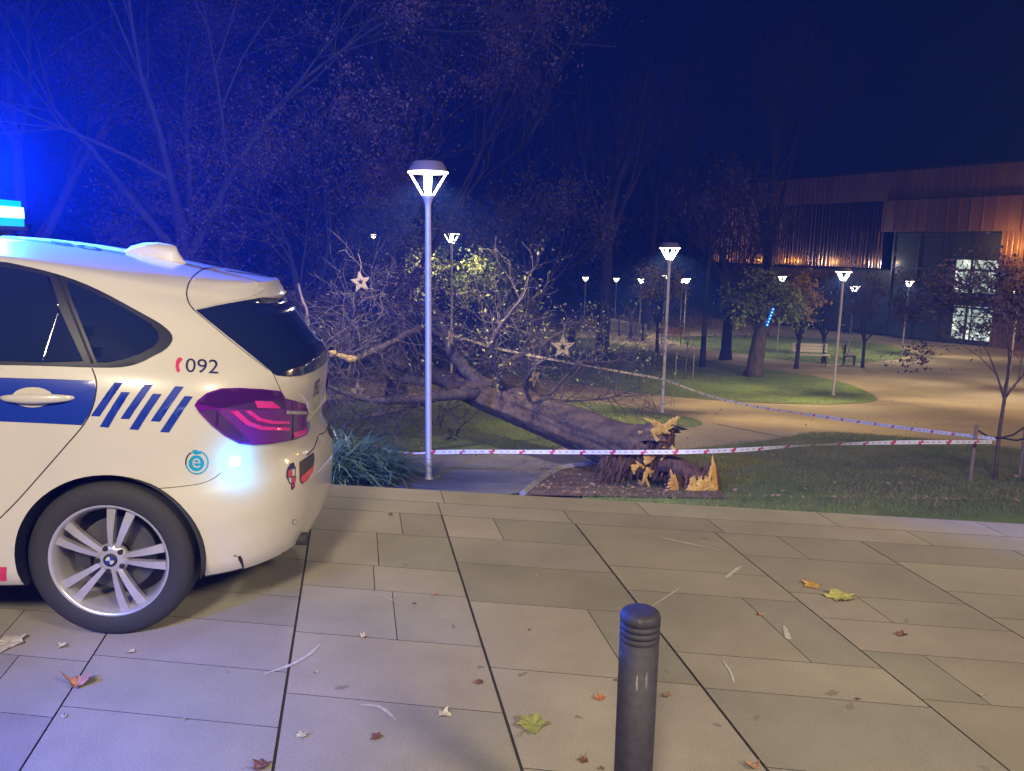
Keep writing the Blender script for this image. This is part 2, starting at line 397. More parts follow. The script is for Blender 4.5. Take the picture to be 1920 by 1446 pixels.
blades('grass', PL, 16000, .05, .005, mt='grassdry')
blades('grass', PA, 22000, .06, .008)
blades('grass', PBn, 6000, .07, .012)
# ------------------------------------------------------------------ police car
yaw = R(4); dN = Vector((-math.sin(yaw), math.cos(yaw), 0))
CO = Vector((-1.601, 3.02, 0)) + dN * .87
car = empty('police_car', CO, yaw, 'white police car with blue stripes, cut off by the left edge of the photo', 'car')
car_inv = Matrix.Translation(CO) @ Matrix.Rotation(yaw, 4, 'Z'); car_inv.invert()
RX = [-3.6, -3.45, -3.3, -2.9, -2.45, -2.2, -1.75, -1.4, -1.0, -.82, -.57, -.325, -.15, .03, .18, .33, .5, .62, .8]
RZ = [.80, .86, .93, 1.03, 1.10, 1.22, 1.50, 1.585, 1.607, 1.606, 1.592, 1.562, 1.532, 1.497, 1.467, 1.438, 1.410, 1.392, 1.37]
def Rz(x):
    return float(np.mean([np.interp(x + d, RX, RZ) for d in (-.08, -.04, 0, .04, .08)]))
def belt(x): return 1.09 - .20 * float(np.clip((-2.1 - x) / 1.3, 0, 1)) ** 1.0
CROWN = .055
# (kind, height or fraction, half width, rear x, front x, exponent)
LN = [('z', .225, .86, .690, -3.30, 9), ('z', .235, .875, .695, -3.38, 9), ('z', .29, .892, .716, -3.44, 9), ('z', .37, .898, .722, -3.47, 9), ('z', .46, .903, .730, -3.48, 9),
      ('z', .54, .905, .726, -3.48, 9), ('z', .60, .906, .708, -3.48, 8.5), ('z', .645, .906, .682, -3.47, 8), ('z', .70, .906, .678, -3.47, 8), ('z', .78, .905, .690, -3.46, 8), ('z', .86, .902, .704, -3.44, 8),
      ('z', .94, .897, .716, -3.40, 8), ('z', 1.0, .890, .718, -3.34, 7.5), ('f', -.10, .882, .712, -3.28, 7), ('f', 0, .866, .688, -3.22, 6.5),
      ('f', .12, .846, .660, -3.15, 6), ('f', .3, .815, .628, -3.10, 6), ('f', .5, .778, .596, -3.05, 6), ('f', .68, .742, .566, -3.0, 6),
      ('f', .80, .716, .520, -2.98, 6), ('f', .85, .703, .515, -2.97, 5.5), ('f', .91, .688, .530, -2.95, 5), ('f', .965, .668, .533, -2.93, 5), ('f', 1.0, .645, .522, -2.9, 5),
      ('r', 0, .60, .50, -2.85, 4.5), ('r', 0, .50, .43, -2.75, 4), ('r', 0, .38, .34, -2.6, 3.6), ('r', 0, .25, .2, -2.4, 3.2), ('r', 0, .12, 0, -2.2, 3)]
NT = 132
def car_line(kind, h, b, xr, xf, n):
    out = []
    xm = (xr + xf) / 2; hl = (xr - xf) / 2
    for i in range(NT):
        th = 2 * math.pi * i / NT
        ct, st = math.cos(th), math.sin(th); e = 2 / n
        x = xm + hl * math.copysign(abs(ct) ** e, ct); y = b * math.copysign(abs(st) ** (2 / 2.6 if n > 5 else 2 / 2.4), st)
        # spread: superellipse in x with power n, in y with 2.6
        out.append((x, y))
    pts = []
    for x, y in out:
        t = max(0, (x - .35) / .4)
        y = y
        ze = Rz(x) - CROWN; bz = belt(x)
        if kind == 'z': z = h + (bz - 1.09) * max(0, (h - .7) / .39)
        elif kind == 'f': z = bz + h * (ze - bz) if h >= 0 else bz + h * .4
        else: z = Rz(x) - CROWN * (abs(y) / .645) ** 2
        if kind == 'z' and h < .3: z += .0
        pts.append(Vector((x, y, z)))
    return pts
rings = [car_line(*l) for l in LN]
vs = [p for r_ in rings for p in r_]; fs = []
for i in range(len(rings) - 1):
    for k in range(NT):
        k2 = (k + 1) % NT; fs.append((i * NT + k, i * NT + k2, (i + 1) * NT + k2, (i + 1) * NT + k))
fs.append(tuple(range(NT - 1, -1, -1)))
b = len(vs); zc = sum((p for p in rings[-1]), Vector()) / NT; vs.append(Vector((zc.x, 0, Rz(zc.x))))
for k in range(NT): fs.append(((len(rings) - 1) * NT + k, (len(rings) - 1) * NT + (k + 1) % NT, b))
raw_bvh = BVHTree.FromPolygons(vs, fs)
body = mesh('body', vs, fs, M['paint'], smooth=True)
# wheel arches cut out
cut = MB()
for cx in (0, -2.67):
    for s in (-1, 1):
        Mx = Matrix.Translation((cx + .012, s * .80, .335)) @ Matrix.Rotation(R(90), 4, 'X')
        cut.lathe([(.356, -.19), (.356, .19)], 64, Mx)
cuto = cut.build('cutter', M['dark'])
bm_ = body.modifiers.new('b', 'BOOLEAN'); bm_.object = cuto; bm_.operation = 'DIFFERENCE'; bm_.solver = 'EXACT'
dg = bpy.context.evaluated_depsgraph_get(); me2 = bpy.data.meshes.new_from_object(body.evaluated_get(dg))
body.modifiers.clear(); body.data = me2; body.data.name = 'body'
bpy.data.objects.remove(cuto)
for p in body.data.polygons:
    c = p.center; n = p.normal
    p.use_smooth = True
    if p.material_index == 0:
        for cx in (0, -2.67):
            if math.hypot(c.x - cx - .012, c.z - .335) < .358 and abs(c.y) < .985 and abs(c.y) > .6 and (abs(n.y) < .3 or abs(c.y) < .65): p.material_index = len(body.data.materials) - 1
if len(body.data.materials) < 2: body.data.materials.append(M['dark'])
for p in body.data.polygons:
    c = p.center
    if p.normal.z < -.7 and c.z < .3: p.material_index = 1; p.use_smooth = False
    for cx in (0, -2.67):
        if math.hypot(c.x - cx - .012, c.z - .335) < .352 or (abs(math.hypot(c.x - cx - .012, c.z - .335) - .356) < .006 and abs(c.y) < .88 and abs(p.normal.y) < .5):
            p.material_index = 1; p.use_smooth = False
body.parent = car
try: body.data.set_sharp_from_angle(angle=R(40))
except Exception: pass
def cast_px(px, py):
    o = car_inv @ CAM; d = (car_inv.to_3x3() @ ray(px, py)).normalized()
    h = raw_bvh.ray_cast(o, d)
    return h[0], h[1]
def cast_side(x, z, s=-1):
    h = raw_bvh.ray_cast(Vector((x, s * 3, z)), Vector((0, -s, 0)))
    return h[0], h[1]
def px2xz(px, py):
    h = cast_px(px, py)[0]; return (h.x, h.z)
def panel(name, mt, pts, off=.003, g=.04, mode='side', parent=None, mirror=False, label=None, sm=0, smooth=True, lim=.12):
    """conforming panel on the body; mode side: pts are (x, z); mode px: pts are seen from the viewpoint"""
    if sm: pts = chaikin(pts, sm)
    v, f = fill2d(pts, g if mode == 'side' else g * 450)
    V = []
    last = Vector((0, 0, 0)); lastn = Vector((0, -1, 0)); ok = []
    for p in v:
        h, n = cast_side(p[0], p[1]) if mode == 'side' else cast_px(p[0], p[1])
        ok.append(h is not None)
        if h is None: h, n = last, lastn
        last, lastn = h, n; V.append(h + n * off)
    f = [t for t in f if all(ok[i] for i in t)]
    # outward winding
    F2 = []
    f = [t for t in f if max((V[t[0]] - V[t[1]]).length, (V[t[1]] - V[t[2]]).length, (V[t[2]] - V[t[0]]).length) < lim]
    for t in f:
        nn = (V[t[1]] - V[t[0]]).cross(V[t[2]] - V[t[0]]); c = (V[t[0]] + V[t[1]] + V[t[2]]) / 3
        ref = Vector((0, -1, 0)) if mode == 'side' else (car_inv @ CAM - c)
        F2.append(t if nn.dot(ref) > 0 else t[::-1])
    o = mesh(name, V, F2, mt, parent or car, smooth)
    if label: o['label'] = label
    if mirror:
        mesh(name, [(q.x * 1.0006, -q.y * 1.0012, q.z) for q in V], [t[::-1] for t in F2], mt, parent or car, smooth)
    return o
def seam(pts, mode='px', r=.0028, name='panel_gap', mt=None, mirror=True, k=6, off=0.0, parent=None):
    P = catmull([Vector((p[0], p[1], 0)) for p in pts], k); Q = []
    for p in P:
        h, n = cast_px(p.x, p.y) if mode == 'px' else cast_side(p.x, p.y)
        if h is not None: Q.append(h + n * off)
    s = MB(); s.tube(Q, r, 5)
    o = s.build(name, mt or M['seam'], parent or car, True)
    if mirror: mesh(name, [(x, -y, z) for x, y, z in s.v], s.f, mt or M['seam'], parent or car, True)
    return o
Z1 = lambda L: [(x / 3, 360 + y / 3) for x, y in L]
Z2 = lambda L: [(x / 3, 780 + y / 3) for x, y in L]
XZ = lambda L: [px2xz(*q) for q in L]
# glass band along the side: seen part traced, the rest runs on to the front
top = XZ(Z1([(0, 390), (150, 420), (320, 462), (460, 510), (600, 575), (720, 640), (830, 700), (900, 740), (950, 780), (972, 815), (965, 850), (930, 890), (860, 925), (800, 958), (740, 978), (660, 990), (500, 988), (300, 980), (0, 972)]))
front = [(-1.2, 1.11), (-1.9, 1.10), (-2.25, 1.10), (-2.1, 1.19), (-1.85, 1.34), (-1.55, 1.46), (-1.2, 1.515), (-.8, 1.525)]
panel('window_surround', M['trim'], top + front, .003, .05, mirror=True, sm=1)
pd = XZ(Z1([(0, 425), (140, 445), (262, 475), (470, 955), (250, 960), (0, 952)]))
panel('rear_door_window', M['glass'], pd + [(-.93, 1.128), (-.93, 1.495), (-.7, 1.505)], .0065, .05, mirror=True)
panel('front_door_window', M['glass'], [(-.99, 1.128), (-1.75, 1.125), (-1.72, 1.30), (-1.5, 1.42), (-1.2, 1.49), (-.99, 1.495)], .0065, .05, mirror=True)
panel('quarter_window', M['glass'], XZ(Z1([(375, 505), (470, 545), (600, 605), (720, 668), (845, 742), (888, 790), (893, 830), (865, 870), (790, 912), (700, 942), (610, 962), (548, 962)])), .0065, .04, mirror=True)
seam(Z1([(272, 482), (300, 560), (332, 650)]), r=.004, name='window_bar', mt=M['chrome'], off=.004)
seam(Z1([(335, 662), (290, 800), (243, 950)]), r=.0035, name='window_bar', mt=M['chrome'], off=.004)
seam(Z1([(320, 470), (420, 715), (520, 965)]), r=.004, name='window_bar', mt=M['dark'], off=.006)
seam([(-2.3, 1.085), (-1.2, 1.098), (-.35, 1.105)], 'side', .005, 'belt_trim', M['dark'], off=.003)
# blue band on the rear door and onwards
bd = XZ(Z1([(0, 1045), (270, 1052), (533, 1062), (539, 1110), (528, 1190), (498, 1258), (462, 1311), (230, 1300), (0, 1290)]))
panel('door_stripe', M['blue'], bd + [(-.93, .875), (-.93, 1.065)], .002, .05, mirror=True)
panel('door_stripe', M['blue'], [(-.95, .875), (-1.95, .87), (-1.98, 1.05), (-.95, 1.065)], .002, .05, mirror=True)
for q in ([(645, 1072), (690, 1074), (562, 1262), (512, 1260)], [(683, 1125), (732, 1127), (610, 1325), (562, 1320)], [(815, 1082), (860, 1084), (728, 1277), (678, 1275)],
          [(860, 1135), (910, 1137), (778, 1338), (728, 1335)], [(985, 1093), (1035, 1096), (900, 1292), (848, 1288)], [(1038, 1148), (1086, 1150), (950, 1353), (900, 1350)]):
    panel('slanted_stripe', M['blue'], XZ(Z1(q)), .002, .04, mirror=True)
# panel gaps
seam(Z1([(518, 992), (541, 1060), (541, 1120), (520, 1215), (470, 1310), (360, 1440)]) + Z2([(220, 340), (100, 475), (0, 575)]), r=.0026)
seam([(-.93, 1.10), (-.94, .7), (-.93, .26)], 'side'); seam([(-1.98, 1.09), (-2.02, .7), (-1.98, .45), (-1.93, .26)], 'side')
seam(Z2([(895, 408), (1010, 398), (1130, 380), (1200, 352), (1245, 318)]), r=.0016)
seam(Z1([(1215, 424), (1130, 442), (1075, 490), (1050, 560), (1060, 620), (1092, 666)]), r=.0032)
seam(Z1([(1535, 1022), (1555, 1065), (1580, 1120)]), r=.002)
seam(Z1([(1092, 666), (1300, 840), (1535, 1022)]), r=.002)
# rear window wraps round the corner
rw = Z1([(1100, 668), (1230, 640), (1400, 606), (1475, 592), (1560, 596), (1660, 690), (1760, 800), (1826, 905), (1830, 945), (1815, 975), (1770, 1005), (1700, 1032), (1620, 1040), (1545, 1030), (1400, 910), (1250, 790)])
panel('rear_window', M['glass'], rw, .004, .012, 'px', mirror=True, lim=.3)
# spoiler: a lip standing proud over the glass
sp = Z1([(1215, 428), (1135, 445), (1082, 492), (1056, 560), (1066, 620), (1096, 662), (1230, 632), (1380, 600), (1440, 580), (1490, 545), (1440, 508), (1330, 470)])
spo = panel('rear_spoiler', M['paint'], sp, .003, .015, 'px', mirror=True, lim=.3)
# shark fin antenna
fin = MB(); prof = [(-.22, 0), (-.19, .028), (-.13, .056), (-.06, .072), (.0, .074), (.02, .070), (.03, .045), (.05, .015), (.065, 0)]
fx, n_ = .02, 9
for i, (x, z) in enumerate(prof): pass
fv = []; ff = []
for i, (x, z) in enumerate(prof):
    w = .034 * max(.15, math.sin(math.pi * (i + .3) / 9))
    base = Rz(fx + x) - .012
    fv += [(fx + x, -w, base), (fx + x, -w * .55, base + z * .6 + .004), (fx + x, 0, base + z + .012), (fx + x, w * .55, base + z * .6 + .004), (fx + x, w, base)]
for i in range(len(prof) - 1):
    for k in range(4): ff.append((i * 5 + k, (i + 1) * 5 + k, (i + 1) * 5 + k + 1, i * 5 + k + 1))
mesh('antenna_fin', fv, ff, M['paint'], car, True)
# tail light
tl = Z1([(1093, 1200), (1110, 1172), (1160, 1132), (1240, 1106), (1340, 1103), (1470, 1108), (1575, 1120), (1600, 1160), (1660, 1175), (1712, 1192), (1728, 1240), (1737, 1320), (1722, 1365), (1640, 1395), (1520, 1415), (1430, 1422), (1340, 1414), (1260, 1370), (1180, 1305), (1120, 1240)])
tlo = panel('tail_light', M['tail'], tl, .007, .02, 'px', mirror=True)
panel('smoked_upper_lens', M['taildark'], Z1([(1110, 1190), (1165, 1140), (1245, 1114), (1345, 1110), (1470, 1114), (1568, 1128), (1590, 1165), (1600, 1215), (1440, 1222), (1200, 1208)]), .009, .02, 'px', parent=tlo, mirror=True)
for q in ([(1290, 1230), (1330, 1228), (1400, 1290), (1470, 1316), (1620, 1322), (1620, 1340), (1460, 1336), (1380, 1308)], [(1370, 1228), (1400, 1226), (1460, 1270), (1530, 1284), (1620, 1288), (1620, 1303), (1520, 1302), (1440, 1285)],
          [(1425, 1176), (1520, 1176), (1570, 1215), (1440, 1212)], [(1640, 1350), (1715, 1330), (1712, 1362), (1645, 1382)]):
    panel('red_light_guide', M['tailred'], Z1(q), .0105, .02, 'px', parent=tlo, mirror=True)
panel('clear_lens', M['tailclear'], Z1([(1600, 1228), (1715, 1232), (1718, 1250), (1600, 1246)]), .0105, .02, 'px', parent=tlo, mirror=True)
panel('amber_side_lens', M['taildark'], Z1([(1130, 1225), (1210, 1222), (1330, 1330), (1400, 1400), (1350, 1408), (1270, 1365), (1190, 1300)]), .009, .02, 'px', parent=tlo, mirror=True)
seam(Z1([(1632, 1180), (1640, 1280), (1636, 1390)]), r=.0022, off=.008)
# bumper details
panel('reflector_recess', M['trim'], Z2([(1680, 262), (1762, 205), (1766, 240), (1758, 300), (1735, 350), (1700, 384), (1684, 370)]), .003, .02, 'px', mirror=True)
panel('reflector', M['reflector'], Z2([(1686, 345), (1760, 278), (1752, 320), (1725, 360), (1700, 378), (1688, 372)]), .0055, .02, 'px', mirror=True)
seam(Z2([(1788, 115), (1778, 150), (1762, 185), (1725, 222)]), r=.003)
o = panel('bumper_graze', M['dark'], Z2([(1335, 790), (1352, 785), (1362, 800), (1372, 850), (1364, 856), (1352, 826), (1342, 812)]), .0018, .02, 'px')
panel('bumper_graze', M['dark'], Z2([(1312, 786), (1330, 782), (1332, 788), (1316, 792)]), .0018, .02, 'px')
panel('parking_sensor', M['seam'], [(552.5 + 5 * math.cos(t / 16 * 6.283), 979 + 5.5 * math.sin(t / 16 * 6.283)) for t in range(16)], .0012, .01, 'px', mirror=True)
panel('parking_sensor', M['paint'], [(552.5 + 4.2 * math.cos(t / 16 * 6.283), 979 + 4.7 * math.sin(t / 16 * 6.283)) for t in range(16)], .0022, .01, 'px', mirror=True)
# crest sticker: patchwork shield on the rear corner
cr = empty('crest_sticker', (0, 0, 0)); cr.parent = car
panel('shield', M['navy'], Z2([(1612, 300), (1630, 270), (1650, 262), (1662, 290), (1662, 350), (1656, 400), (1640, 418), (1620, 370), (1606, 340)]), .002, .02, 'px', parent=cr)
for q in ([(1618, 310), (1636, 300), (1636, 340), (1618, 345)], [(1640, 345), (1658, 345), (1652, 395), (1640, 405)]): panel('shield_field', M['red'], Z2(q), .0028, .02, 'px', parent=cr)
for q in ([(1640, 300), (1656, 300), (1656, 338), (1640, 338)], [(1620, 350), (1636, 348), (1636, 380), (1626, 372)]): panel('shield_field', M['scuff'], Z2(q), .0028, .02, 'px', parent=cr)
# writing
def text_mesh(s):
    cu = bpy.data.curves.new('t', 'FONT'); cu.body = s; cu.size = 1; cu.resolution_u = 4
    o = bpy.data.objects.new('t', cu); C.objects.link(o); dg = bpy.context.evaluated_depsgraph_get(); dg.update()
    me = bpy.data.meshes.new_from_object(o.evaluated_get(dg)); v = [x.co.copy() for x in me.vertices]; f = [tuple(p.vertices) for p in me.polygons]
    bpy.data.objects.remove(o); bpy.data.meshes.remove(me)
    x0 = min(p.x for p in v); x1 = max(p.x for p in v); y0 = min(p.y for p in v); y1 = max(p.y for p in v)
    return [((p.x - x0) / (x1 - x0), (p.y - y0) / (y1 - y0)) for p in v], f
def text_px(name, s, bl, br, tl_, mt, off=.0022, bold=0):
    v, f = text_mesh(s); V = []
    for a, b in v:
        x = bl[0] + (br[0] - bl[0]) * a + (tl_[0] - bl[0]) * b; y = bl[1] + (br[1] - bl[1]) * a + (tl_[1] - bl[1]) * b
        h, n = cast_px(x, y); V.append(h + n * off)
    o = mesh(name, V, f, mt, car); return o
text_px('phone_number', '092', (347.5, 698), (409, 701.5), (348.5, 672), M['navy'])
panel('phone_mark', M['red'], Z1([(1000, 935), (1018, 930), (1028, 945), (1016, 955), (1006, 975), (1008, 992), (1014, 1002), (1004, 1018), (992, 1008), (987, 985), (990, 955)]), .002, .02, 'px')
text_px('rear_lettering', '092', (587, 746), (597, 738), (590, 716), M['navy'])
# electric badge: disc with e, ring and plug
def ring_px(cx, cy, r0, r1, a0, a1, n=24, sy=1.03):
    A = [math.radians(a0 + (a1 - a0) * i / n) for i in range(n + 1)]
    return [(cx + r1 * math.cos(t), cy - r1 * sy * math.sin(t)) for t in A] + [(cx + r0 * math.cos(t), cy - r0 * sy * math.sin(t)) for t in A[::-1]]
panel('electric_badge', M['cyan'], [(368 + 14.5 * math.cos(t / 24 * 6.283), 868.5 + 15 * math.sin(t / 24 * 6.283)) for t in range(24)], .002, .02, 'px')
panel('electric_badge', M['cyan'], ring_px(369, 867, 19.5, 22, -168, 75), .002, .02, 'px')
panel('electric_badge', M['navy'], ring_px(369, 867, 19.5, 22, -240, -168), .002, .02, 'px')
panel('electric_badge', M['cyan'], [(360, 845), (366, 843), (376, 847), (377, 851), (368, 852), (361, 850)], .002, .02, 'px')
text_px('electric_badge', 'e', (360.5, 877), (375.5, 877), (360.5, 859), M['scuff'], .0034)
text_px('roof_number', '80', (92, 457), (190, 472), (92, 450), M['navy'])
# door handle
hd = MB(); hc = px2xz(70, 745); hy = cast_side(*hc)[0].y
hv = []; hf = []
for i in range(21):
    t = i / 20; x = hc[0] - .135 + .27 * t; e = math.sin(math.pi * t) ** .5 if 0 < t < 1 else 0.05
    y0, nn = cast_side(x, hc[1]); yy = y0.y
    for k in range(10):
        a = 2 * math.pi * k / 10; hv.append((x, yy - .022 * e + .016 * math.cos(a) * e, hc[1] - .002 + .020 * (e * .8 + .2) * math.sin(a)))
for i in range(20):
    for k in range(10): hf.append((i * 10 + k, i * 10 + (k + 1) % 10, (i + 1) * 10 + (k + 1) % 10, (i + 1) * 10 + k))
mesh('door_handle', hv, hf, M['paint'], car, True); mesh('door_handle', [(x, -y, z) for x, y, z in hv], [f[::-1] for f in hf], M['paint'], car, True)
mesh('door_handle', [(x - 1.0, y - .004, z) for x, y, z in hv], hf, M['paint'], car, True)
panel('handle_recess', M['paint'], [(hc[0] - .055 + .075 * math.cos(t / 20 * 6.283) + .04, hc[1] + .038 * math.sin(t / 20 * 6.283)) for t in range(20)], .006, .02, mirror=True)
# sill marks, exhaust, plate, front end
panel('sill_sticker', M['red'], XZ([(0, 1063), (13, 1063), (13, 1089), (0, 1089)]), .002, .03)
ex = MB(); ex.tube([(.50, -.42, .245), (.70, -.42, .245)], .03, 12); ex.build('exhaust_pipe', M['iron'], car, True)
ex = MB(); ex.box((.45, -.55, .225), (.615, .55, .262)); ex.build('rear_diffuser', M['dark'], car)
plt = MB(); plt.box((.66, -.26, .765), (.690, .26, .855)); plt.build('number_plate', M['scuff'], car)
panel('headlight', M['tailclear'], [(-3.38, .68), (-3.30, .80), (-2.95, .86), (-2.98, .80), (-3.2, .70)], .005, .04, mirror=True)
gr = MB()
for s in (-1, 1):
    gr.box((-3.495, s * .06 - .05 if s < 0 else .01, .60), (-3.46, -.01 if s < 0 else .11, .78))
gr.build('grille', M['dark'], car)
# windscreen: conforming from the front
wsv = []; wsf = []
for i in range(13):
    for j in range(9):
        y = -.60 + 1.2 * i / 12; x = -2.22 + .48 * j / 8 - .10 * (1 - (y / .6) ** 2)
        h = raw_bvh.ray_cast(Vector((x, y, 3)), Vector((0, 0, -1))); wsv.append(h[0] + h[1] * .004)
for i in range(12):
    for j in range(8): wsf.append((i * 9 + j, (i + 1) * 9 + j, (i + 1) * 9 + j + 1, i * 9 + j + 1))
mesh('windscreen', wsv, wsf, M['glass'], car, True)
# wheels
def wheel(cx, side):
    w = empty('wheel', (cx, side * .87, .325)); w.parent = car
    if side > 0: w.rotation_euler = (0, 0, math.pi)
    Mx = Matrix.Rotation(R(90), 4, 'X')             # lathe axis z -> -y (outward)
    t = MB(); t.lathe([(.225, -.19), (.27, -.205), (.312, -.19), (.325, -.165), (.326, -.10), (.325, -.045), (.316, -.018), (.295, -.004), (.268, .002), (.245, -.001), (.232, -.006), (.228, -.02), (.226, -.19)], 64, Mx, False)
    t.build('tyre', M['rubber'], w, True)
    r = MB(); r.lathe([(.216, -.19), (.216, -.06), (.218, -.03), (.222, -.012), (.232, -.004), (.2375, -.006), (.238, -.018)], 64, Mx, False)
    r.lathe([(.204, -.185), (.207, -.05), (.216, -.026), (.223, -.016)], 64, Mx, False)
    rim = r.build('rim', M['alloy'], w, True)
    s = MB()
    for k in range(5):
        ac = R(3 + 72 * k)
        for sg in (-1, 1):
            # blade from hub to rim
            P = []
            dr = Vector((math.cos(ac), 0, math.sin(ac))); tn = Vector((-math.sin(ac), 0, math.cos(ac)))
            for tt in (0, .25, .5, .75, 1):
                rad = .040 + (.214 - .040) * tt; wd_ = .008 + .0105 * tt; dep = -.026 + .012 * math.sin(tt * 2.6)
                c_ = dr * rad + tn * sg * (.011 + .0275 * tt)
                o_ = sg * .003
                P.append([c_ - tn * wd_ + Vector((0, -dep + (.004 if sg < 0 else 0), 0)), c_ + tn * wd_ + Vector((0, -dep + (.004 if sg > 0 else 0), 0)), c_ + tn * wd_ * .8 + Vector((0, -dep + .03, 0)), c_ - tn * wd_ * .8 + Vector((0, -dep + .03, 0))])
            vv = [q for p in P for q in p]; f_ = []
            for i in range(4):
                for q in range(4): f_.append((i * 4 + q, (i + 1) * 4 + q, (i + 1) * 4 + (q + 1) % 4, i * 4 + (q + 1) % 4))
            s.add(vv, f_ + [(0, 1, 2, 3), (19, 18, 17, 16)])
    # y outward is negative
    s.v = [(x, y, z) for x, y, z in s.v]
    sp_ = s.build('spokes', M['alloy'], rim)
    h = MB(); h.lathe([(.0, -.06), (.062, -.06), (.066, -.038), (.052, -.026), (.036, -.022), (.0, -.022)], 40, Mx, False); h.build('hub', M['alloy'], rim, True)
    for k in range(5):
        bl = MB(); an = R(39 + 72 * k); bl.lathe([(.0105, -.03), (.0105, -.0205), (.004, -.0195)], 12, Matrix.Translation((math.cos(an) * .05, 0, math.sin(an) * .05)) @ Mx)
        bl.build('bolt_recess', M['dark'], rim)
    cp = MB(); cp.lathe([(.027, -.024), (.027, -.016), (.025, -.0145), (0.0, -.0145)], 32, Mx, False); cp.build('hub_cap', M['dark'], rim, True)
    q = MB()
    for k in range(4):
        q.cur = k % 2
        pts = [(0, 0)] + [(.017 * math.cos(R(90 * k + a)), .017 * math.sin(R(90 * k + a))) for a in range(0, 91, 15)]
        q.prism(pts, -.0144, -.0138, Mx)
    q.build('hub_roundel', [M['blue'], M['scuff']], rim)
    d = MB(); d.lathe([(.05, -.11), (.155, -.11), (.155, -.095), (.05, -.095)], 48, Mx, False); d.build('brake_disc', M['disc'], w)
    k = MB(); k.box((-.16, .07, -.05), (-.10, .14, .07)); k.build('brake_caliper', M['iron'], w)
    bk = MB(); bk.lathe([(0, -.175), (.222, -.175)], 40, Mx, False); bk.build('wheel_back', M['dark'], w)
    return w
wheel(0, -1); wheel(0, 1); wheel(-2.67, -1); wheel(-2.67, 1)
for cx in (0, -2.67):                                 # arch liners
    for sd_ in (-1, 1):
        l = MB(); V = []; Fc = []
        A__ = [R(-14 + 208 * k / 40) for k in range(41)]
        for t in A__:
            for yy in (sd_ * .885, sd_ * .615): V.append((cx + .012 + .3545 * math.cos(t), yy, .335 + .3545 * math.sin(t)))
        for k in range(40): Fc.append((2 * k, 2 * k + 1, 2 * k + 3, 2 * k + 2))
        l.add(V, Fc); l.add([(cx, sd_ * .612, .235)] + [(cx + .012 + .3545 * math.cos(t), sd_ * .612, .335 + .3545 * math.sin(t)) for t in A__], [(0, k, k + 1) for k in range(1, 41)])
        l.build('wheel_arch_liner', M['dark'], car)
# beacon bar on the roof
bx0, bx1 = -1.22, -.93
lb = empty('light_bar', (0, 0, 0)); lb.parent = car
b_ = MB(); b_.box((bx0, -.58, 1.632), (bx1, .58, 1.652)); b_.box((bx0 + .06, -.5, 1.585), (bx1 - .06, -.42, 1.64)); b_.box((bx0 + .06, .42, 1.585), (bx1 - .06, .5, 1.64)); b_.build('bar_base', M['dark'], lb)
def rounded(x0, x1, y0, y1, r, n=6):
    P = []
    for cx, cy, a0_ in ((x1 - r, y1 - r, 0), (x0 + r, y1 - r, 90), (x0 + r, y0 + r, 180), (x1 - r, y0 + r, 270)):
        for i in range(n + 1): a_ = R(a0_ + 90 * i / n); P.append((cx + r * math.cos(a_), cy + r * math.sin(a_)))
    return P
b_ = MB(); b_.prism(rounded(bx0 + .004, bx1 - .004, -.575, .575, .03), 1.653, 1.695); b_.build('lower_lens', M['lens'], lb)
b_ = MB(); b_.prism(rounded(bx0 + .002, bx1 - .002, -.577, .577, .03), 1.696, 1.752); b_.build('led_band', M['led'], lb)
b_ = MB(); b_.prism(rounded(bx0 + .01, bx1 - .01, -.57, .57, .03), 1.753, 1.785); b_.build('lens_cover', M['lens'], lb)
point('beacon_light', (-1.07, .40, 1.92), 3400, BLUE, .06, car)
spot('added_blue_light', (-2.6, .3, 1.9), (-1.55, 1.85, 0), 1300, (.02, .09, 1), 46, .12).data.spot_blend = 1.0  # unseen lamp added to tint the lower-left paving and wheel blue
# glowing disc and light added to imitate a cyan glint under the tail light
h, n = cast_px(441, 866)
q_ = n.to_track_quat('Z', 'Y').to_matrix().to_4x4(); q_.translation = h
b_ = MB(); b_.lathe([(.024, 0), (.024, .006), (.018, .010), (.0, .011)], 20, q_, False); b_.build('bumper_glint_disc', M['led'], car, True)
point('bumper_glint_light', h + n * .05, 1.7, (.01, .42, 1), .02, car)
# ------------------------------------------------------------------ bollard
bp_ = at(1201, 1153, 1.83); 
bc = Vector((bp_.x, bp_.y, 0)); bh = bp_.z + .012
bo = empty('bollard', bc, 0, 'dark grey steel bollard with three grooves under its rounded cap', 'bollard')
br = .0485
b_ = MB(); b_.lathe([(br, 0), (br, bh - .075)], 40, None, True); b_.build('post', M['ganite'], bo, True)
pr = [(br - .001, bh - .0749)]
for k in range(3):
    z = bh - .073 + k * .016; pr += [(br, z), (br + .001, z + .004), (br + .001, z + .008), (br - .0035, z + .0115), (br - .0035, z + .0145)]
pr += [(br + .001, bh - .024), (br + .0015, bh - .014), (br - .002, bh - .005), (br - .009, bh), (br - .02, bh + .0018), (.0, bh + .003)]
b_ = MB(); b_.lathe(pr, 40, None, False); b_.build('cap', M['ganite'], bo, True)
b_ = MB(); b_.lathe([(br + .02, .001), (br + .02, .008), (br + .002, .010)], 32, None, False); b_.build('base_flange', M['ganite'], bo)
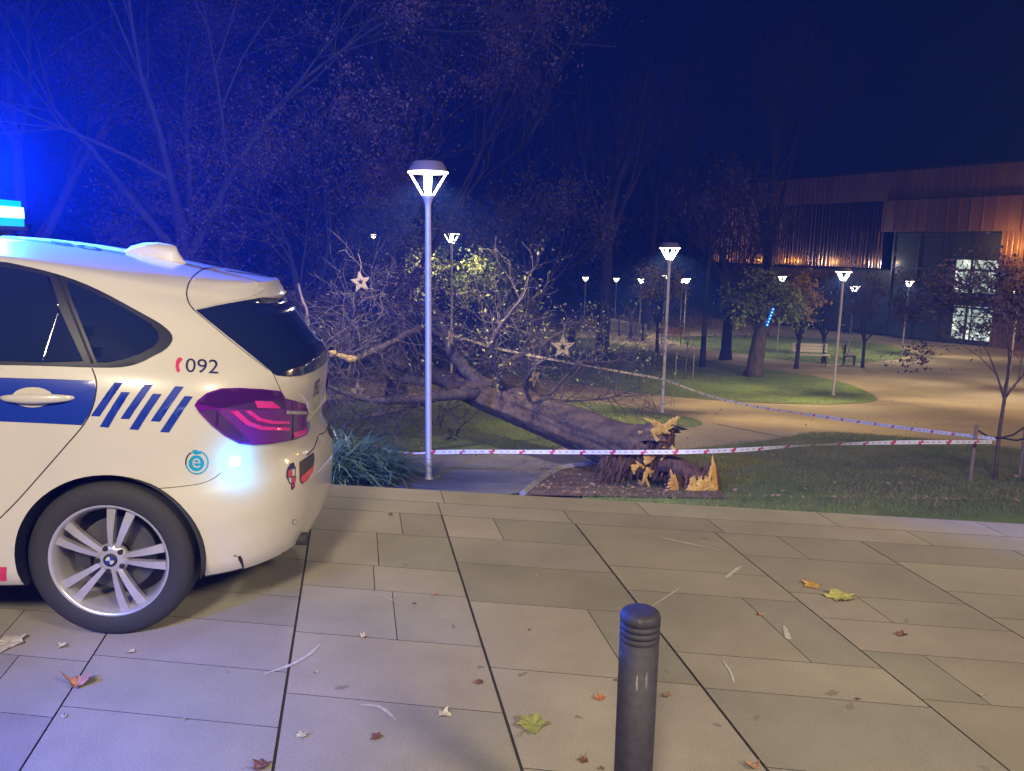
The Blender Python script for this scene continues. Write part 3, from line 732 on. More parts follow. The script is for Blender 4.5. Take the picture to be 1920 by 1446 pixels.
# ------------------------------------------------------------------ street lamps
LG = 'park street lamps'
def lamp(base, H_, label, power, col, rot=0, name='street_lamp', s=1.0, lit='lit'):
    o = empty(name, base, rot, label, 'street lamp', LG)
    b_ = MB(); b_.lathe([(.06, 0), (.06, .02), (.05, .03), (.040, .05), (.038, H_ - 1.0), (.034, H_ - .62), (.036, H_ - .50), (.055, H_ - .43), (.082, H_ - .385)], 20); b_.build('pole', M['steel'], o, True)
    b_ = MB(); b_.lathe([(.236, H_ - .118), (.232, H_ - .105), (.175, H_ - .012), (.16, H_), (0, H_ + .004)], 24, None, False); b_.build('lamp_cap', M['lampcap'], o, True)
    b_ = MB(); b_.lathe([(0, H_ - .124), (.20, H_ - .124), (.238, H_ - .132), (.240, H_ - .120), (.236, H_ - .1185)], 24, None, False)
    b_.build('lit_ring', M[lit], o, True)
    b_ = MB()
    for k in range(4):
        a_ = R(12 + 90 * k); c_, s_ = math.cos(a_), math.sin(a_); t_ = Vector((-s_, c_, 0)) * .030; rr = Vector((c_, s_, 0))
        p0 = rr * .225 + Vector((0, 0, H_ - .13)); p1 = rr * .072 + Vector((0, 0, H_ - .384))
        b_.add([p0 - t_, p0 + t_, p1 + t_, p1 - t_, p0 - t_ - rr * .02, p0 + t_ - rr * .02, p1 + t_ - rr * .02, p1 - t_ - rr * .02], [(0, 1, 2, 3), (7, 6, 5, 4), (0, 4, 5, 1), (1, 5, 6, 2), (2, 6, 7, 3), (3, 7, 4, 0)])
    b_.build('lamp_strut', M[lit], o)
    if power:
        spot('lamp_light', (0, 0, H_ - .18), (0, 0, 0), power * 1.7, col, 164, .06, o)
        M_ = None
    return o
WARM = (1, .78, .50)
l1 = at(803, 600, 9.65); l1z = tz(9.65); top1 = at(803, 303, 9.65).z
lamp((l1.x, 9.65, l1z), top1 - l1z, 'tallest and nearest street lamp, steel pole rising behind the plaza edge beside the police car', 620, (1, .84, .66))
for (px, py, Ylab, lab, pw, col, topy) in (
    (1241, 774, None, 'street lamp whose pole the upper tape is tied to, beyond the fallen trunk', 1000, (1, .74, .38), 455),
    (1562, 742, None, 'street lamp standing at the tip of the lit lawn, right of the short thick tree', 1000, (1, .80, .48), 502),
    (1691, 664, None, 'street lamp with pale pole in front of the glazed entrance', 900, (1, .82, .55), 523)):
    g_ = ground(px, py); p2 = at(px + 12, topy, g_.y)
    lamp(g_, p2.z - g_.z, lab, pw, col)
far = [(847, 431, 24, 'far street lamp seen just right of the nearest lamp pole among the branches', 200), (700, 437, 62, 'small far street lamp left of the forked dark trunk', 80), (1098, 517, 60, 'tiny far street lamp left of the straight dark trunk', 0), (1156, 519, 62, 'tiny far street lamp just right of the straight dark trunk', 0),
       (1203, 519, 48, 'larger far street lamp above the picket fence', 260), (1216, 516, 66, 'faint far street lamp close behind the larger far one', 0), (1248, 513, 58, 'far street lamp half hidden behind the taped lamp pole', 0), (1288, 519, 50, 'far street lamp right of the taped lamp pole, over the staked sapling', 160), (1280, 520, 57, 'far street lamp touching its brighter neighbour over the staked sapling', 0),
       (1467, 514, 42, 'far street lamp above the blue light strip, in front of the striped wall', 200), (1603, 532, 38, 'street lamp half hidden by brown twigs right of the lawn tip lamp', 120), (1912, 540, 27, 'street lamp at the right edge of the photo behind the staked sapling', 260)]
for px, py, Y, lab, pw in far:
    t_ = at(px, py, Y); lamp((t_.x, Y, tz(Y)), max(2.6, t_.z - tz(Y)), lab, pw * 2.2, (1, .86, .70))
# ------------------------------------------------------------------ trees
def rv(g=rng): 
    v = Vector((g.gauss(0, 1), g.gauss(0, 1), g.gauss(0, 1))); return v.normalized()
def grow(mb, g, p, d, L, r, depth, tips, up=.15, wob=.25, kids=3, minr=.004, side=6, droop=0):
    n = 4 if depth > 1 else 3; pts = [p.copy()]; rad = [r]; dirs = [d]
    for i in range(n):
        d = (d + rv(g) * wob * .5 + Vector((0, 0, up * .3 - droop * .3))).normalized(); p = p + d * (L / n); pts.append(p.copy()); rad.append(max(minr, r * (1 - .55 * (i + 1) / n))); dirs.append(d)
    mb.tube(pts, rad, max(3, side), False)
    if depth <= 0:
        tips += [pts[-1], pts[-2], pts[1]]; return
    for k in range(kids):
        j = g.choice([2, 3, 4][:n]) if k else n
        j = min(j, n); nd = (dirs[j] + rv(g) * (.75 if k else .35) + Vector((0, 0, up))).normalized()
        grow(mb, g, pts[j], nd, L * g.uniform(.6, .85), rad[j] * (.85 if k == 0 else .65), depth - 1, tips, up, wob, kids, minr, side - 1, droop)
def leaves(name, tips, n, size, spread, mt, parent, g, fl=.5):
    V = []; Fc = []
    if n > 3000: tips = g.sample(tips, int(len(tips) * (.28 if n > 30000 else .5)))
    for i in range(n):
        c_ = g.choice(tips) + rv(g) * abs(g.gauss(0, spread)); a_ = rv(g); b2 = a_.cross(rv(g)).normalized(); s = size * g.uniform(.5, 1.4)
        b0 = len(V); V += [c_ - a_ * s, c_ + b2 * s * fl, c_ + a_ * s, c_ - b2 * s * fl]; Fc.append((b0, b0 + 1, b0 + 2, b0 + 3))
    return mesh(name, V, Fc, mt, parent)
def tree(name, base, h, label, seed, trunk_r=.15, first=.3, depth=4, kids=3, leafn=0, leafs=.05, spread=.3, leafm='leafbrown', bark='bark', up=.15, wob=.25, lean=(0, 0), cat='tree', group=None, minr=.006, droop=0, rz=0):
    g = random.Random(seed); o = empty(name, base, 0, label, cat, group)
    d = Vector((lean[0], lean[1], 1)).normalized(); th = h * first
    tk = MB(); p = Vector((0, 0, -.05)); pts = [p]; rr = [trunk_r * 1.35]
    for i in range(5):
        d = (d + rv(g) * .04).normalized(); p = p + d * (th / 5); pts.append(p); rr.append(trunk_r * (1 - .05 * i))
    tk.tube(pts, rr, 10); tk.build('trunk', M[bark], o, True)
    br_ = MB(); tips = []
    rest = (h - th) / (1.05 * sum(.72 ** q for q in range(depth + 1)))
    for k in range(kids):
        a_ = 2 * math.pi * k / kids + g.uniform(-.4, .4); nd = (d * 1.0 + Vector((math.cos(a_), math.sin(a_), 0)) * g.uniform(.35, .75)).normalized()
        grow(br_, g, pts[-1] - d * g.uniform(0, th * .15), nd, rest * g.uniform(.8, 1.1), trunk_r * .62, depth, tips, up, wob, kids, minr, 7, droop)
    grow(br_, g, pts[-1], d, rest, trunk_r * .8, depth, tips, up, wob, kids, minr, 7, droop)
    br_.build('branches', M[bark], o, True)
    if leafn: leaves('foliage', tips, leafn, leafs, spread, M[leafm], o, g)
    return o
def gb(px, Y, dx=0): 
    p = at(px, 600, Y); return Vector((p.x + dx, Y, tz(Y)))
tree('tree', gb(60, 14), 14, 'big reddish-leaved tree rising behind the beacon bar at the left edge', 11, .14, .22, 4, 4, 80000, .021, .30, 'leafbrown', 'barkdark', up=.02, droop=.1)
tree('tree', gb(370, 13), 12, 'big reddish-leaved tree rising behind the shark fin antenna', 12, .12, .25, 4, 4, 80000, .020, .28, 'leafred', 'barkdark', up=.02, droop=.1)
tree('tree', gb(570, 14.5), 7.0, 'lower reddish-leaved tree left of the nearest street lamp', 13, .10, .25, 4, 4, 42000, .021, .26, 'leafred', 'barkdark', up=.02, droop=.15)
tree('bare_tree', gb(742, 22), 13.5, 'tall bare tree with a forked dark trunk directly behind the nearest street lamp', 14, .26, .2, 5, 3, 800, .06, .5, 'leafdark', 'barkdark', up=.22, wob=.18, minr=.012)
tree('tree', gb(800, 26), 5.2, 'green tree lit from below, seen to both sides of the nearest lamp pole', 15, .14, .3, 4, 3, 5000, .075, .35, 'leafgreen', 'barkdark')
tree('tree', gb(905, 25), 4.6, 'green-leaved tree between the nearest lamp pole and the brown-leaved tree', 16, .12, .3, 4, 3, 4000, .075, .35, 'leafgreen', 'barkdark')
tree('tree', gb(1000, 23), 6.6, 'brown-leaved small tree above the hanging star at the crown end', 17, .13, .35, 4, 3, 4500, .045, .45, 'leafdark', 'barkdark')
tree('bare_tree', gb(1130, 34), 13, 'straight dark trunk on the path behind the far lawn, its top lost in night', 18, .30, .42, 4, 3, 0, .1, .5, 'leafdark', 'barkdark', up=.3, minr=.02)
tree('tree', gb(1322, 33), 9, 'thin dark-trunked tree on the lawn right of the staked sapling', 19, .11, .5, 4, 3, 900, .08, .5, 'leafdark', 'barkdark', up=.2, minr=.012)
g6 = ground(1412, 706)
tree('tree', g6, 4.2, 'short thick-trunked tree with green leaves, blue light strip hanging in it', 20, .30, .42, 3, 4, 4200, .08, .35, 'leafgreen', 'bark', up=-.05, lean=(.06, 0))
tree('bare_tree', Vector((g6.x + .8, g6.y + 7, tz(g6.y + 7))), 9, 'broad dark bare tree spreading in front of the striped wall', 21, .24, .3, 5, 3, 1500, .07, .4, 'leafdark', 'barkdark', up=.05, minr=.014)
tree('bare_tree', gb(1430, 52), 21, 'very tall bare tree faint against the night sky above the building', 22, .35, .3, 5, 3, 0, .1, .5, 'leafdark', 'barkdark', up=.3, wob=.15, minr=.02)
tree('bare_tree', gb(930, 48), 20, 'tall bare tree faint against the sky right of the nearest lamp', 23, .35, .3, 5, 3, 0, .1, .5, 'leafdark', 'barkdark', up=.3, wob=.15, minr=.02)
tree('bare_tree', gb(1210, 56), 19, 'tall bare tree faint against the night sky above the picket fence', 24, .3, .3, 5, 3, 0, .1, .5, 'leafdark', 'barkdark', up=.3, wob=.15, minr=.02)
tree('tree', gb(1235, 40), 4.6, 'small tree with orange and yellow leaves beside the taped lamp pole', 25, .09, .35, 4, 3, 1700, .09, .3, 'leafyellow', 'barkdark')
tree('tree', gb(1500, 33), 4.0, 'small tree with yellow leaves right of the blue light strip', 26, .09, .3, 4, 3, 2200, .07, .25, 'leafyellow', 'barkdark')
tree('tree', gb(1550, 36), 4.0, 'small tree with sparse dull leaves left of the lawn tip lamp', 27, .08, .3, 4, 3, 2000, .06, .25, 'leafbrown', 'barkdark')
tree('tree', gb(1625, 34), 3.9, 'small brown-twigged tree right of the lawn tip lamp', 28, .07, .3, 4, 3, 1800, .055, .22, 'leafbrown', 'barkdark')
# staked saplings
def sapling(base, h, label, seed, leafn, stakes, sh, leafm='leafbrown', leafs=.028):
    o = tree('sapling', base, h, label, seed, .026, .40, 4, 3, leafn, leafs, .15, leafm, 'barkpale', up=.02, droop=.15, minr=.003, cat='sapling')
    st = []
    for (dx, dy) in stakes:
        s = MB(); s.tube([(dx, dy, -.05), (dx, dy, sh)], .022, 8); s.build('stake', M['stake'], o)
    s = MB()
    for (dx, dy) in stakes: s.tube([(dx, dy, sh - .06), (dx * .5, dy * .5, sh - .17), (0, 0, sh - .2)], .012, 5)
    s.build('tie', M['iron'], o)
    return o
sb = ground(1866, 902)
sapling(sb, 3.3, 'young brown-leaved tree with wooden stakes at the right edge, tapes tied to it', 36, 6500, [(-.42, -.15), (.10, -.5), (.38, .1)], .78)
s2 = ground(1283, 712)
sapling(s2, 3.0, 'young bare tree between two stakes just right of the taped lamp pole', 32, 900, [(-.33, 0), (.30, 0)], 1.0, 'leafdark')
# dark wood closing the view
V = []; Fc = []; g = random.Random(5)
for i in range(26000):
    px = g.uniform(-900, 2600); Y = g.uniform(78, 105); x = (px - 960) / 1500 * Y
    hh = (7.5 + 2.5 * math.sin(x * .13) + 1.8 * math.sin(x * .41 + 1)) * g.random() ** .7
    c_ = Vector((x, Y, tz(Y) + hh)); a_ = rv(g) * .55; b2 = rv(g) * .45; b0 = len(V); V += [c_ - a_, c_ + b2, c_ + a_, c_ - b2]; Fc.append((b0, b0 + 1, b0 + 2, b0 + 3))
tag(mesh('far_wood', V, Fc, M['leafdark']), 'far dark wood closing the park below the night sky', 'wood', kind='stuff')
# ------------------------------------------------------------------ strappy plant behind the car
pl = empty('strappy_plant', (0, 0, 0), 0, 'clump of long strappy leaves lit blue just behind the rear bumper', 'plant')
g = random.Random(3)
V = []; Fc = []
for cl in range(9):
    cx = -2.35 + .11 * cl + g.uniform(-.1, .1); cy = 8.9 + g.uniform(-.5, .5)
    if cl > 6: cy = 9.2
    for i in range(110):
        a_ = g.uniform(0, 6.28); L = g.uniform(.6, 1.25) * (1.1 if cl < 6 else .75); d_ = Vector((math.cos(a_), math.sin(a_), 0)); w_ = g.uniform(.007, .016); el = g.uniform(.75, 1.5)
        p_ = Vector((cx + g.uniform(-.08, .08), cy + g.uniform(-.08, .08), tz(cy))); vz = math.sin(el); vh = math.cos(el); prev = None; tn = Vector((-d_.y, d_.x, 0))
        for k in range(6):
            ww = w_ * (1 - (k / 5) ** 2) + .001; b0 = len(V); V += [p_ - tn * ww, p_ + tn * ww]
            if k: Fc.append((b0 - 2, b0 - 1, b0 + 1, b0))
            p_ = p_ + (d_ * vh + Vector((0, 0, vz))) * (L / 5); vz -= .27; vh = min(1, vh + .14)
mesh('leaf_clump', V, Fc, M['strappy'], pl)
pl['kind'] = 'thing'; del pl['kind']
# ------------------------------------------------------------------ fallen tree
ft = empty('fallen_tree', ground(1200, 880), 0, 'big uprooted tree lying across the grass, bare crown pointing left', 'fallen tree')
FT = Vector(ft.location)
g = random.Random(44)
def px3(L): return [at(x, y, Y) - FT for x, y, Y in L]
tk = MB()
axis = catmull(px3([(1222, 846, 9.75), (1170, 836, 10.0), (1090, 806, 10.6), (1010, 776, 11.3), (930, 748, 12.1), (860, 720, 12.9)]), 16)
n_ = len(axis); nn = 64; V = []; Fc = []
x_ = None
for i, p in enumerate(axis):
    t = (axis[min(i + 1, n_ - 1)] - axis[max(0, i - 1)]).normalized(); u = t.cross(Vector((0, 0, 1))).normalized(); v = u.cross(t)
    r0 = .325 - .10 * i / n_
    if i < 16: r0 += .05 * (1 - i / 16)
    for k in range(nn):
        a_ = 2 * math.pi * k / nn; rr = r0 * (1 + .07 * math.sin(3 * a_ + i * .05) + .045 * math.sin(7 * a_ + 1 + i * .04) + .03 * math.sin(17 * a_ + .8 * math.sin(i * .35) + i * .02) + g.uniform(-.022, .022))
        off = t * 0
        if i == 0: off = -t * (g.uniform(-.05, .22) + (.18 if math.sin(a_) > .5 else 0))
        V.append(p + (u * math.cos(a_) + v * math.sin(a_)) * rr + off)
for i in range(n_ - 1):
    for k in range(nn): Fc.append((i * nn + k, i * nn + (k + 1) % nn, (i + 1) * nn + (k + 1) % nn, (i + 1) * nn + k))
mesh('trunk', V, Fc, M['barkpale'], ft, True)
# torn end
tor = MB()
t0 = (axis[0] - axis[1]).normalized(); u0 = t0.cross(Vector((0, 0, 1))).normalized(); v0 = u0.cross(t0)
V = [axis[2]]; 
for k in range(nn):
    a_ = 2 * math.pi * k / nn; V.append(axis[0] + (u0 * math.cos(a_) + v0 * math.sin(a_)) * .27 + t0 * g.uniform(-.15, .1))
mesh('torn_face', V, [(0, k + 1, (k + 1) % nn + 1) for k in range(nn)], M['wooddark'], ft)
def shard(mb, p, d, L, w, th=.5, k=4):
    d = d.normalized(); s = d.cross(Vector((0, 1, .2))).normalized(); t = d.cross(s); pts = []
    vs = []; seg = 8; ph = g.uniform(0, 6.28); bl = g.uniform(.05, .45)
    for i in range(seg + 1):
        f = i / seg; ww = w * ((1 - f ** 2.2) * g.uniform(.55, 1.35) + bl * g.uniform(.3, 1) * (f < .99)) + .002; c_ = p + d * L * f + s * math.sin(ph + f * 3) * w * .5 + rv(g) * w * .2
        vs += [c_ + s * ww, c_ + t * ww * th * .55 + s * ww * g.uniform(-.4, .4), c_ - s * ww, c_ - t * ww * th * .55]
    fs_ = [(0, 1, 2, 3)]
    for i in range(seg):
        for q in range(4): fs_.append((i * 4 + q, (i + 1) * 4 + q, (i + 1) * 4 + (q + 1) % 4, i * 4 + (q + 1) % 4))
    mb.add(vs, fs_)
def shardpx(mb, a, b, Y, w, Y2=None, th=.5):
    p = at(*a, Y) - FT; q = at(*b, Y2 or Y) - FT; shard(mb, p, q - p, (q - p).length, w, th)
sd = MB()                                            # bright wood splinters on the trunk end
for a, b, w in (((1250, 800), (1203, 785), .045), ((1245, 803), (1225, 788), .05), ((1250, 800), (1276, 781), .04), ((1262, 796), (1273, 780), .03), ((1222, 812), (1262, 797), .06), ((1236, 800), (1258, 812), .05), ((1215, 850), (1208, 872), .05), ((1222, 848), (1215, 868), .045),
                ((1214, 885), (1206, 908), .035), ((1190, 872), (1188, 890), .035), ((1215, 876), (1207, 900), .03), ((1226, 850), (1210, 862), .05), ((1200, 870), (1187, 884), .03), ((1210, 895), (1216, 916), .025)):
    sd = MB(); shardpx(sd, a, b, 9.27, w * .75); sd.build('splinter', M['wood'], ft)
for i in range(15):
    x0 = g.uniform(1192, 1258); y0 = g.uniform(800, 915) ; sd = MB(); shardpx(sd, (x0, y0), (x0 + g.uniform(-16, 16), y0 + g.uniform(-20, 22)), g.uniform(9.25, 9.5), g.uniform(.008, .03)); sd.build('splinter', M['wood'], ft)
bk = MB()                                            # hanging bark and roots at the trunk foot
for i in range(260):
    f = g.random(); x0 = 1130 + 135 * f; y0 = 862 - 45 * f + g.uniform(-12, 22); L = g.uniform(25, 62)
    shardpx(bk, (x0, y0), (x0 - g.uniform(4, 22), y0 + L), g.uniform(9.35, 9.75), g.uniform(.005, .018), th=.8)
for i in range(60):
    x0 = g.uniform(1225, 1262); y0 = g.uniform(812, 885); shardpx(bk, (x0, y0), (x0 + g.uniform(-18, 10), y0 + g.uniform(15, 50)), g.uniform(9.5, 9.8), g.uniform(.012, .03), th=.8)
bk.build('torn_bark', M['wooddark'], ft)
lb_ = MB()
def limb(L, r0, r1, k=5, side=8):
    P = catmull(px3(L), k); n = len(P); P = [p + rv(g) * r1 * .6 for p in P]
    lb_.tube(P, [r0 + (r1 - r0) * i / (n - 1) for i in range(n)], side); return P
limbs = []
limbs.append(limb([(880, 722, 12.6), (800, 700, 13.6), (720, 668, 14.6), (660, 620, 15.4), (590, 555, 16.4)], .15, .05))
limbs.append(limb([(920, 740, 12.2), (870, 690, 12.6), (845, 655, 12.8), (830, 615, 13.2), (815, 570, 13.5)], .13, .04))
limbs.append(limb([(800, 718, 12.4), (744, 709, 12.6), (709, 686, 12.4), (680, 654, 12.2), (671, 616, 12.0)], .075, .025))
limbs.append(limb([(835, 640, 13), (797, 616, 12.4), (762, 627, 11.8), (715, 651, 11.2), (657, 674, 10.6), (625, 664, 10.3)], .06, .035))
limbs.append(limb([(671, 648, 12.2), (658, 598, 11.8), (665, 578, 11.6), (692, 560, 11.4), (721, 549, 11.2)], .022, .010))
limbs.append(limb([(950, 750, 12.0), (935, 700, 11.6), (922, 657, 11.3), (931, 622, 11.1), (948, 598, 11.0), (983, 552, 10.8)], .07, .015))
limbs.append(limb([(930, 730, 12.0), (937, 692, 12.0), (971, 668, 12.2), (1012, 648, 12.5), (1065, 616, 12.8)], .065, .025))
limbs.append(limb([(1010, 752, 11.3), (1038, 733, 11.5), (1067, 699, 11.7), (1091, 680, 11.8), (1129, 679, 12.0), (1168, 675, 12.1), (1190, 657, 12.1)], .035, .006))
limbs.append(limb([(960, 735, 11.6), (1010, 748, 11.3), (1060, 752, 11.3), (1130, 748, 11.3), (1168, 738, 11.3)], .035, .006))
limbs.append(limb([(900, 735, 12.2), (820, 745, 11.6), (740, 752, 11.2), (660, 742, 10.8), (610, 720, 10.4)], .09, .02))
limbs.append(limb([(860, 730, 12.5), (780, 760, 11.8), (700, 780, 11.3), (640, 800, 10.9)], .06, .012))
limbs.append(limb([(760, 690, 13.6), (700, 640, 14), (640, 590, 14), (580, 600, 14)], .06, .015))
limbs.append(limb([(560, 530, 10.6), (580, 610, 10.4), (600, 668, 10.2), (615, 700, 10.1)], .018, .03))
limbs.append(limb([(870, 715, 13), (860, 680, 14.5), (900, 640, 15.5), (960, 610, 16.5)], .07, .015))
limbs.append(limb([(1000, 765, 11.3), (985, 725, 11.0), (1000, 690, 10.8), (1030, 670, 10.7)], .035, .007))
lb_.build('limb', M['bark'], ft, True)
tw = MB(); tips = []
for li, P in enumerate(limbs):
    n = len(P)
    for i in range(int(n * .25), n, 1):
        for q in range(3 if li in (0, 1, 3, 9, 10, 11, 2) else 2):
            if g.random() < .18: continue
            t = (P[min(i + 1, n - 1)] - P[i - 1]).normalized(); d = (t * .6 + rv(g) * .9 + Vector((0, 0, .12))).normalized()
            grow(tw, g, P[i], d, g.uniform(.2, .5), .008, 3 if g.random() < .6 else 2, tips, -.05, .6, 2, .0028, 4)
for i in range(60):                                   # trash of twigs on the ground under the crown
    p = ground(g.uniform(640, 880), g.uniform(745, 835)) - FT + Vector((0, 0, .08)); grow(tw, g, p, (rv(g) + Vector((0, 0, .2))).normalized(), g.uniform(.3, .6), .012, 2, tips, .1, .5, 2, .0035, 5)
tipsok = []
tw.build('twigs', M['bark'], ft)
leaves('withered_leaves', tips, 2200, .022, .08, M['leafbrown'], ft, g)
upper = [t for t in tips if (t + FT).x > -1.4 and (t + FT).z > -.35]
if upper: leaves('green_leaves', upper, 900, .026, .12, M['leafyg'], ft, g)
bw = MB(); shardpx(bw, (625, 668), (612, 655), 10.2, .05); shardpx(bw, (668, 672), (618, 664), 10.25, .035); bw.build('broken_limb_wood', M['wood'], ft)
# ------------------------------------------------------------------ stump
stp = at(1298, 925, 9.35); SB = Vector((stp.x, 9.35, tz(9.35)))
st = empty('tree_stump', SB, 0, 'splintered orange-brown stump left standing at the plaza edge', 'tree stump')
s = MB()
for i in range(130):
    a_ = g.uniform(0, 6.28); rr = g.uniform(.10, .34); p = Vector((math.cos(a_) * rr * .95, math.sin(a_) * rr * .6, -.05)); hh = g.uniform(.16, .36) + (.10 if math.cos(a_) > .4 else 0)
    shard(s, p, Vector((g.gauss(0, .08), g.gauss(0, .08), 1)), hh * g.uniform(.7, 1.1), g.uniform(.015, .05), .7)
s.build('splintered_ring', M['wooddark'], st)
s = MB()
for x0, y0, x1, y1, w in ((1302, 928, 1306, 893, .075), (1313, 925, 1310, 895, .06), (1292, 922, 1296, 900, .04), (1336, 926, 1322, 892, .035), (1330, 915, 1321, 893, .03), (1258, 912, 1256, 897, .035), (1262, 922, 1260, 900, .03)):
    s = MB(); p = at(x0, y0, 9.13) - SB; q = at(x1, y1, 9.13) - SB; shard(s, p, q - p, (q - p).length, w, .6); s.build('splinter', M['wood'], st)
for i in range(7):
    x0 = g.uniform(1256, 1340); y0 = g.uniform(905, 932); s = MB(); p = at(x0, y0, 9.12) - SB; q = at(x0 + g.uniform(-9, 9), y0 - g.uniform(12, 34), 9.16) - SB; shard(s, p, q - p, (q - p).length, g.uniform(.01, .03), .6); s.build('splinter', M['wood'], st)
s = MB(); p = at(1338, 925, 9.2) - SB; q = at(1339, 853, 9.2) - SB; shard(s, p, q - p, (q - p).length, .028, .8); s.build('upright_splinter', M['wood'], st)
lg = MB(); P = catmull([at(1238, 868, 9.45) - SB, at(1262, 872, 9.4) - SB, at(1290, 885, 9.35) - SB, at(1318, 905, 9.3) - SB], 4); lg.tube(P, [.12, .115, .115, .11, .11, .11, .11, .105, .10, .10, .095, .09, .09], 10); lg.build('arched_root', M['wooddark'], st, True)
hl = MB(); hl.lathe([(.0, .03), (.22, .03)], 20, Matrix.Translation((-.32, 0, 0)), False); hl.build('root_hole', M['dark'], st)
# ------------------------------------------------------------------ rattan stars
def star(px, py, Y, r, label, tilt, rot):
    o = at(px, py, Y); b_ = MB()
    out = []; inn = []
    for k in range(10):
        a_ = R(90 + 36 * k + rot); rr = r if k % 2 == 0 else r * .42; out.append((rr * math.cos(a_), rr * math.sin(a_))); inn.append((rr * .45 * math.cos(a_), rr * .45 * math.sin(a_)))
    Mx = Matrix.Rotation(tilt, 4, 'Z') @ Matrix.Rotation(R(90), 4, 'X')
    V = [Mx @ Vector((x, y, z)) for z in (-.008, .008) for x, y in out + inn]; Fc = []
    for k in range(10):
        j = (k + 1) % 10; Fc += [(k, j, 10 + j, 10 + k), (20 + k, 30 + k, 30 + j, 20 + j), (k, 20 + k, 20 + j, j), (10 + k, 10 + j, 30 + j, 30 + k)]
    b_.add(V, Fc)
    e = empty('star_ornament', o, 0, label, 'star ornament', 'star ornaments hanging in the fallen crown'); b_.build('woven_panel', M['rattan'], e)
    f_ = MB()
    for k in range(10):
        j = (k + 1) % 10; f_.tube([Mx @ Vector((*out[k], 0)), Mx @ Vector((*out[j], 0))], .009, 5); f_.tube([Mx @ Vector((*inn[k], 0)), Mx @ Vector((*inn[j], 0))], .007, 5)
    f_.build('star_rim', M['rattan'], e)
    w = MB(); w.tube([Mx @ Vector((0, r, 0)), Mx @ Vector((.02, r + .12, .02)), Mx @ Vector((-.03, r + .25, .0))], .004, 4); w.build('hanging_cord', M['rattan'], e)
star(1055, 651, 12.3, .185, 'rattan star at the right end of the fallen crown, nearest the taped lamp', .1, 0)
star(676, 529, 11.2, .145, 'rattan star highest up, at the upper left of the fallen crown', -.2, 8)
star(670, 735, 10.9, .135, 'rattan star hanging low and edge-on near the rear of the police car', .95, -4)
star(844, 636, 12.4, .13, 'rattan star seen nearly edge-on just right of the nearest lamp pole', 1.1, 10)
star(1003, 710, 11.9, .12, 'small rattan star lying in twigs over the fallen trunk', .8, 25)
# ------------------------------------------------------------------ barrier tape
def tape(L, label, w=.0255, per=.37, seg=.02, mark=1.0):
    P = catmull([at(*q) for q in L], 24); D = [0]
    for i in range(1, len(P)): D.append(D[-1] + (P[i] - P[i - 1]).length)
    n = int(D[-1] / seg); V = []; Fc = []; mi = []; g_ = random.Random(9)
    for i in range(n + 1):
        d = D[-1] * i / n; j = min(len(D) - 2, int(np.searchsorted(D, d, 'right')) - 1); f = (d - D[j]) / (D[j + 1] - D[j]); p = P[j].lerp(P[j + 1], f)
        tw_ = .5 * math.sin(d * .9) + .4 * math.sin(d * 2.3)
        up = Vector((0, math.sin(tw_), math.cos(tw_))) * w
        for q in (-1, -.33, .33, 1): V.append(p + up * q)
        if i:
            b0 = (i - 1) * 4; ph = (d % per) / per
            for q in range(3):
                Fc.append((b0 + q, b0 + 4 + q, b0 + 5 + q, b0 + q + 1)); mm = 0
                if (ph < .2 and q == 1) or (.02 < ph < .12 and q == 0) or (.1 < ph < .17 and q == 2): mm = 1
                elif .3 < ph < .9 and q == 1 and (i % 4 < 2): mm = 2
                mi.append(mm)
    o = mesh('barrier_tape', V, Fc, None, None, True, mi, [M['tape'], M['tapered'], M['tapeink']]); tag(o, label, 'barrier tape', 'barrier tapes'); return o
tape([(808, 848, 9.62), (900, 847, 9.55), (1000, 847.5, 9.5), (1100, 848, 9.4), (1200, 848, 9.2), (1300, 847, 9.1), (1400, 843, 9.3), (1500, 836, 9.5), (1600, 832, 9.7), (1700, 829.5, 9.8), (1860, 829, 9.9)], 'lower red and white barrier tape stretched in front of the stump')
tape([(845, 628, 14), (940, 655, 16), (1040, 675, 17.4), (1140, 693, 18.2), (1243, 711, 18.72)], 'far red and white barrier tape running from the crown to the lamp')
tape([(1243, 711, 18.72), (1330, 742, 16.8), (1420, 763, 15.2), (1540, 781, 13.2), (1640, 795, 12), (1740, 808, 11), (1866, 823, 9.95)], 'upper red and white barrier tape running from the lamp to the right-hand sapling')
tape([(700, 836, 9.9), (740, 846, 9.8), (775, 850, 9.7), (803, 849, 9.64)], 'short twisted tape end left of the nearest lamp pole', .012, .5)
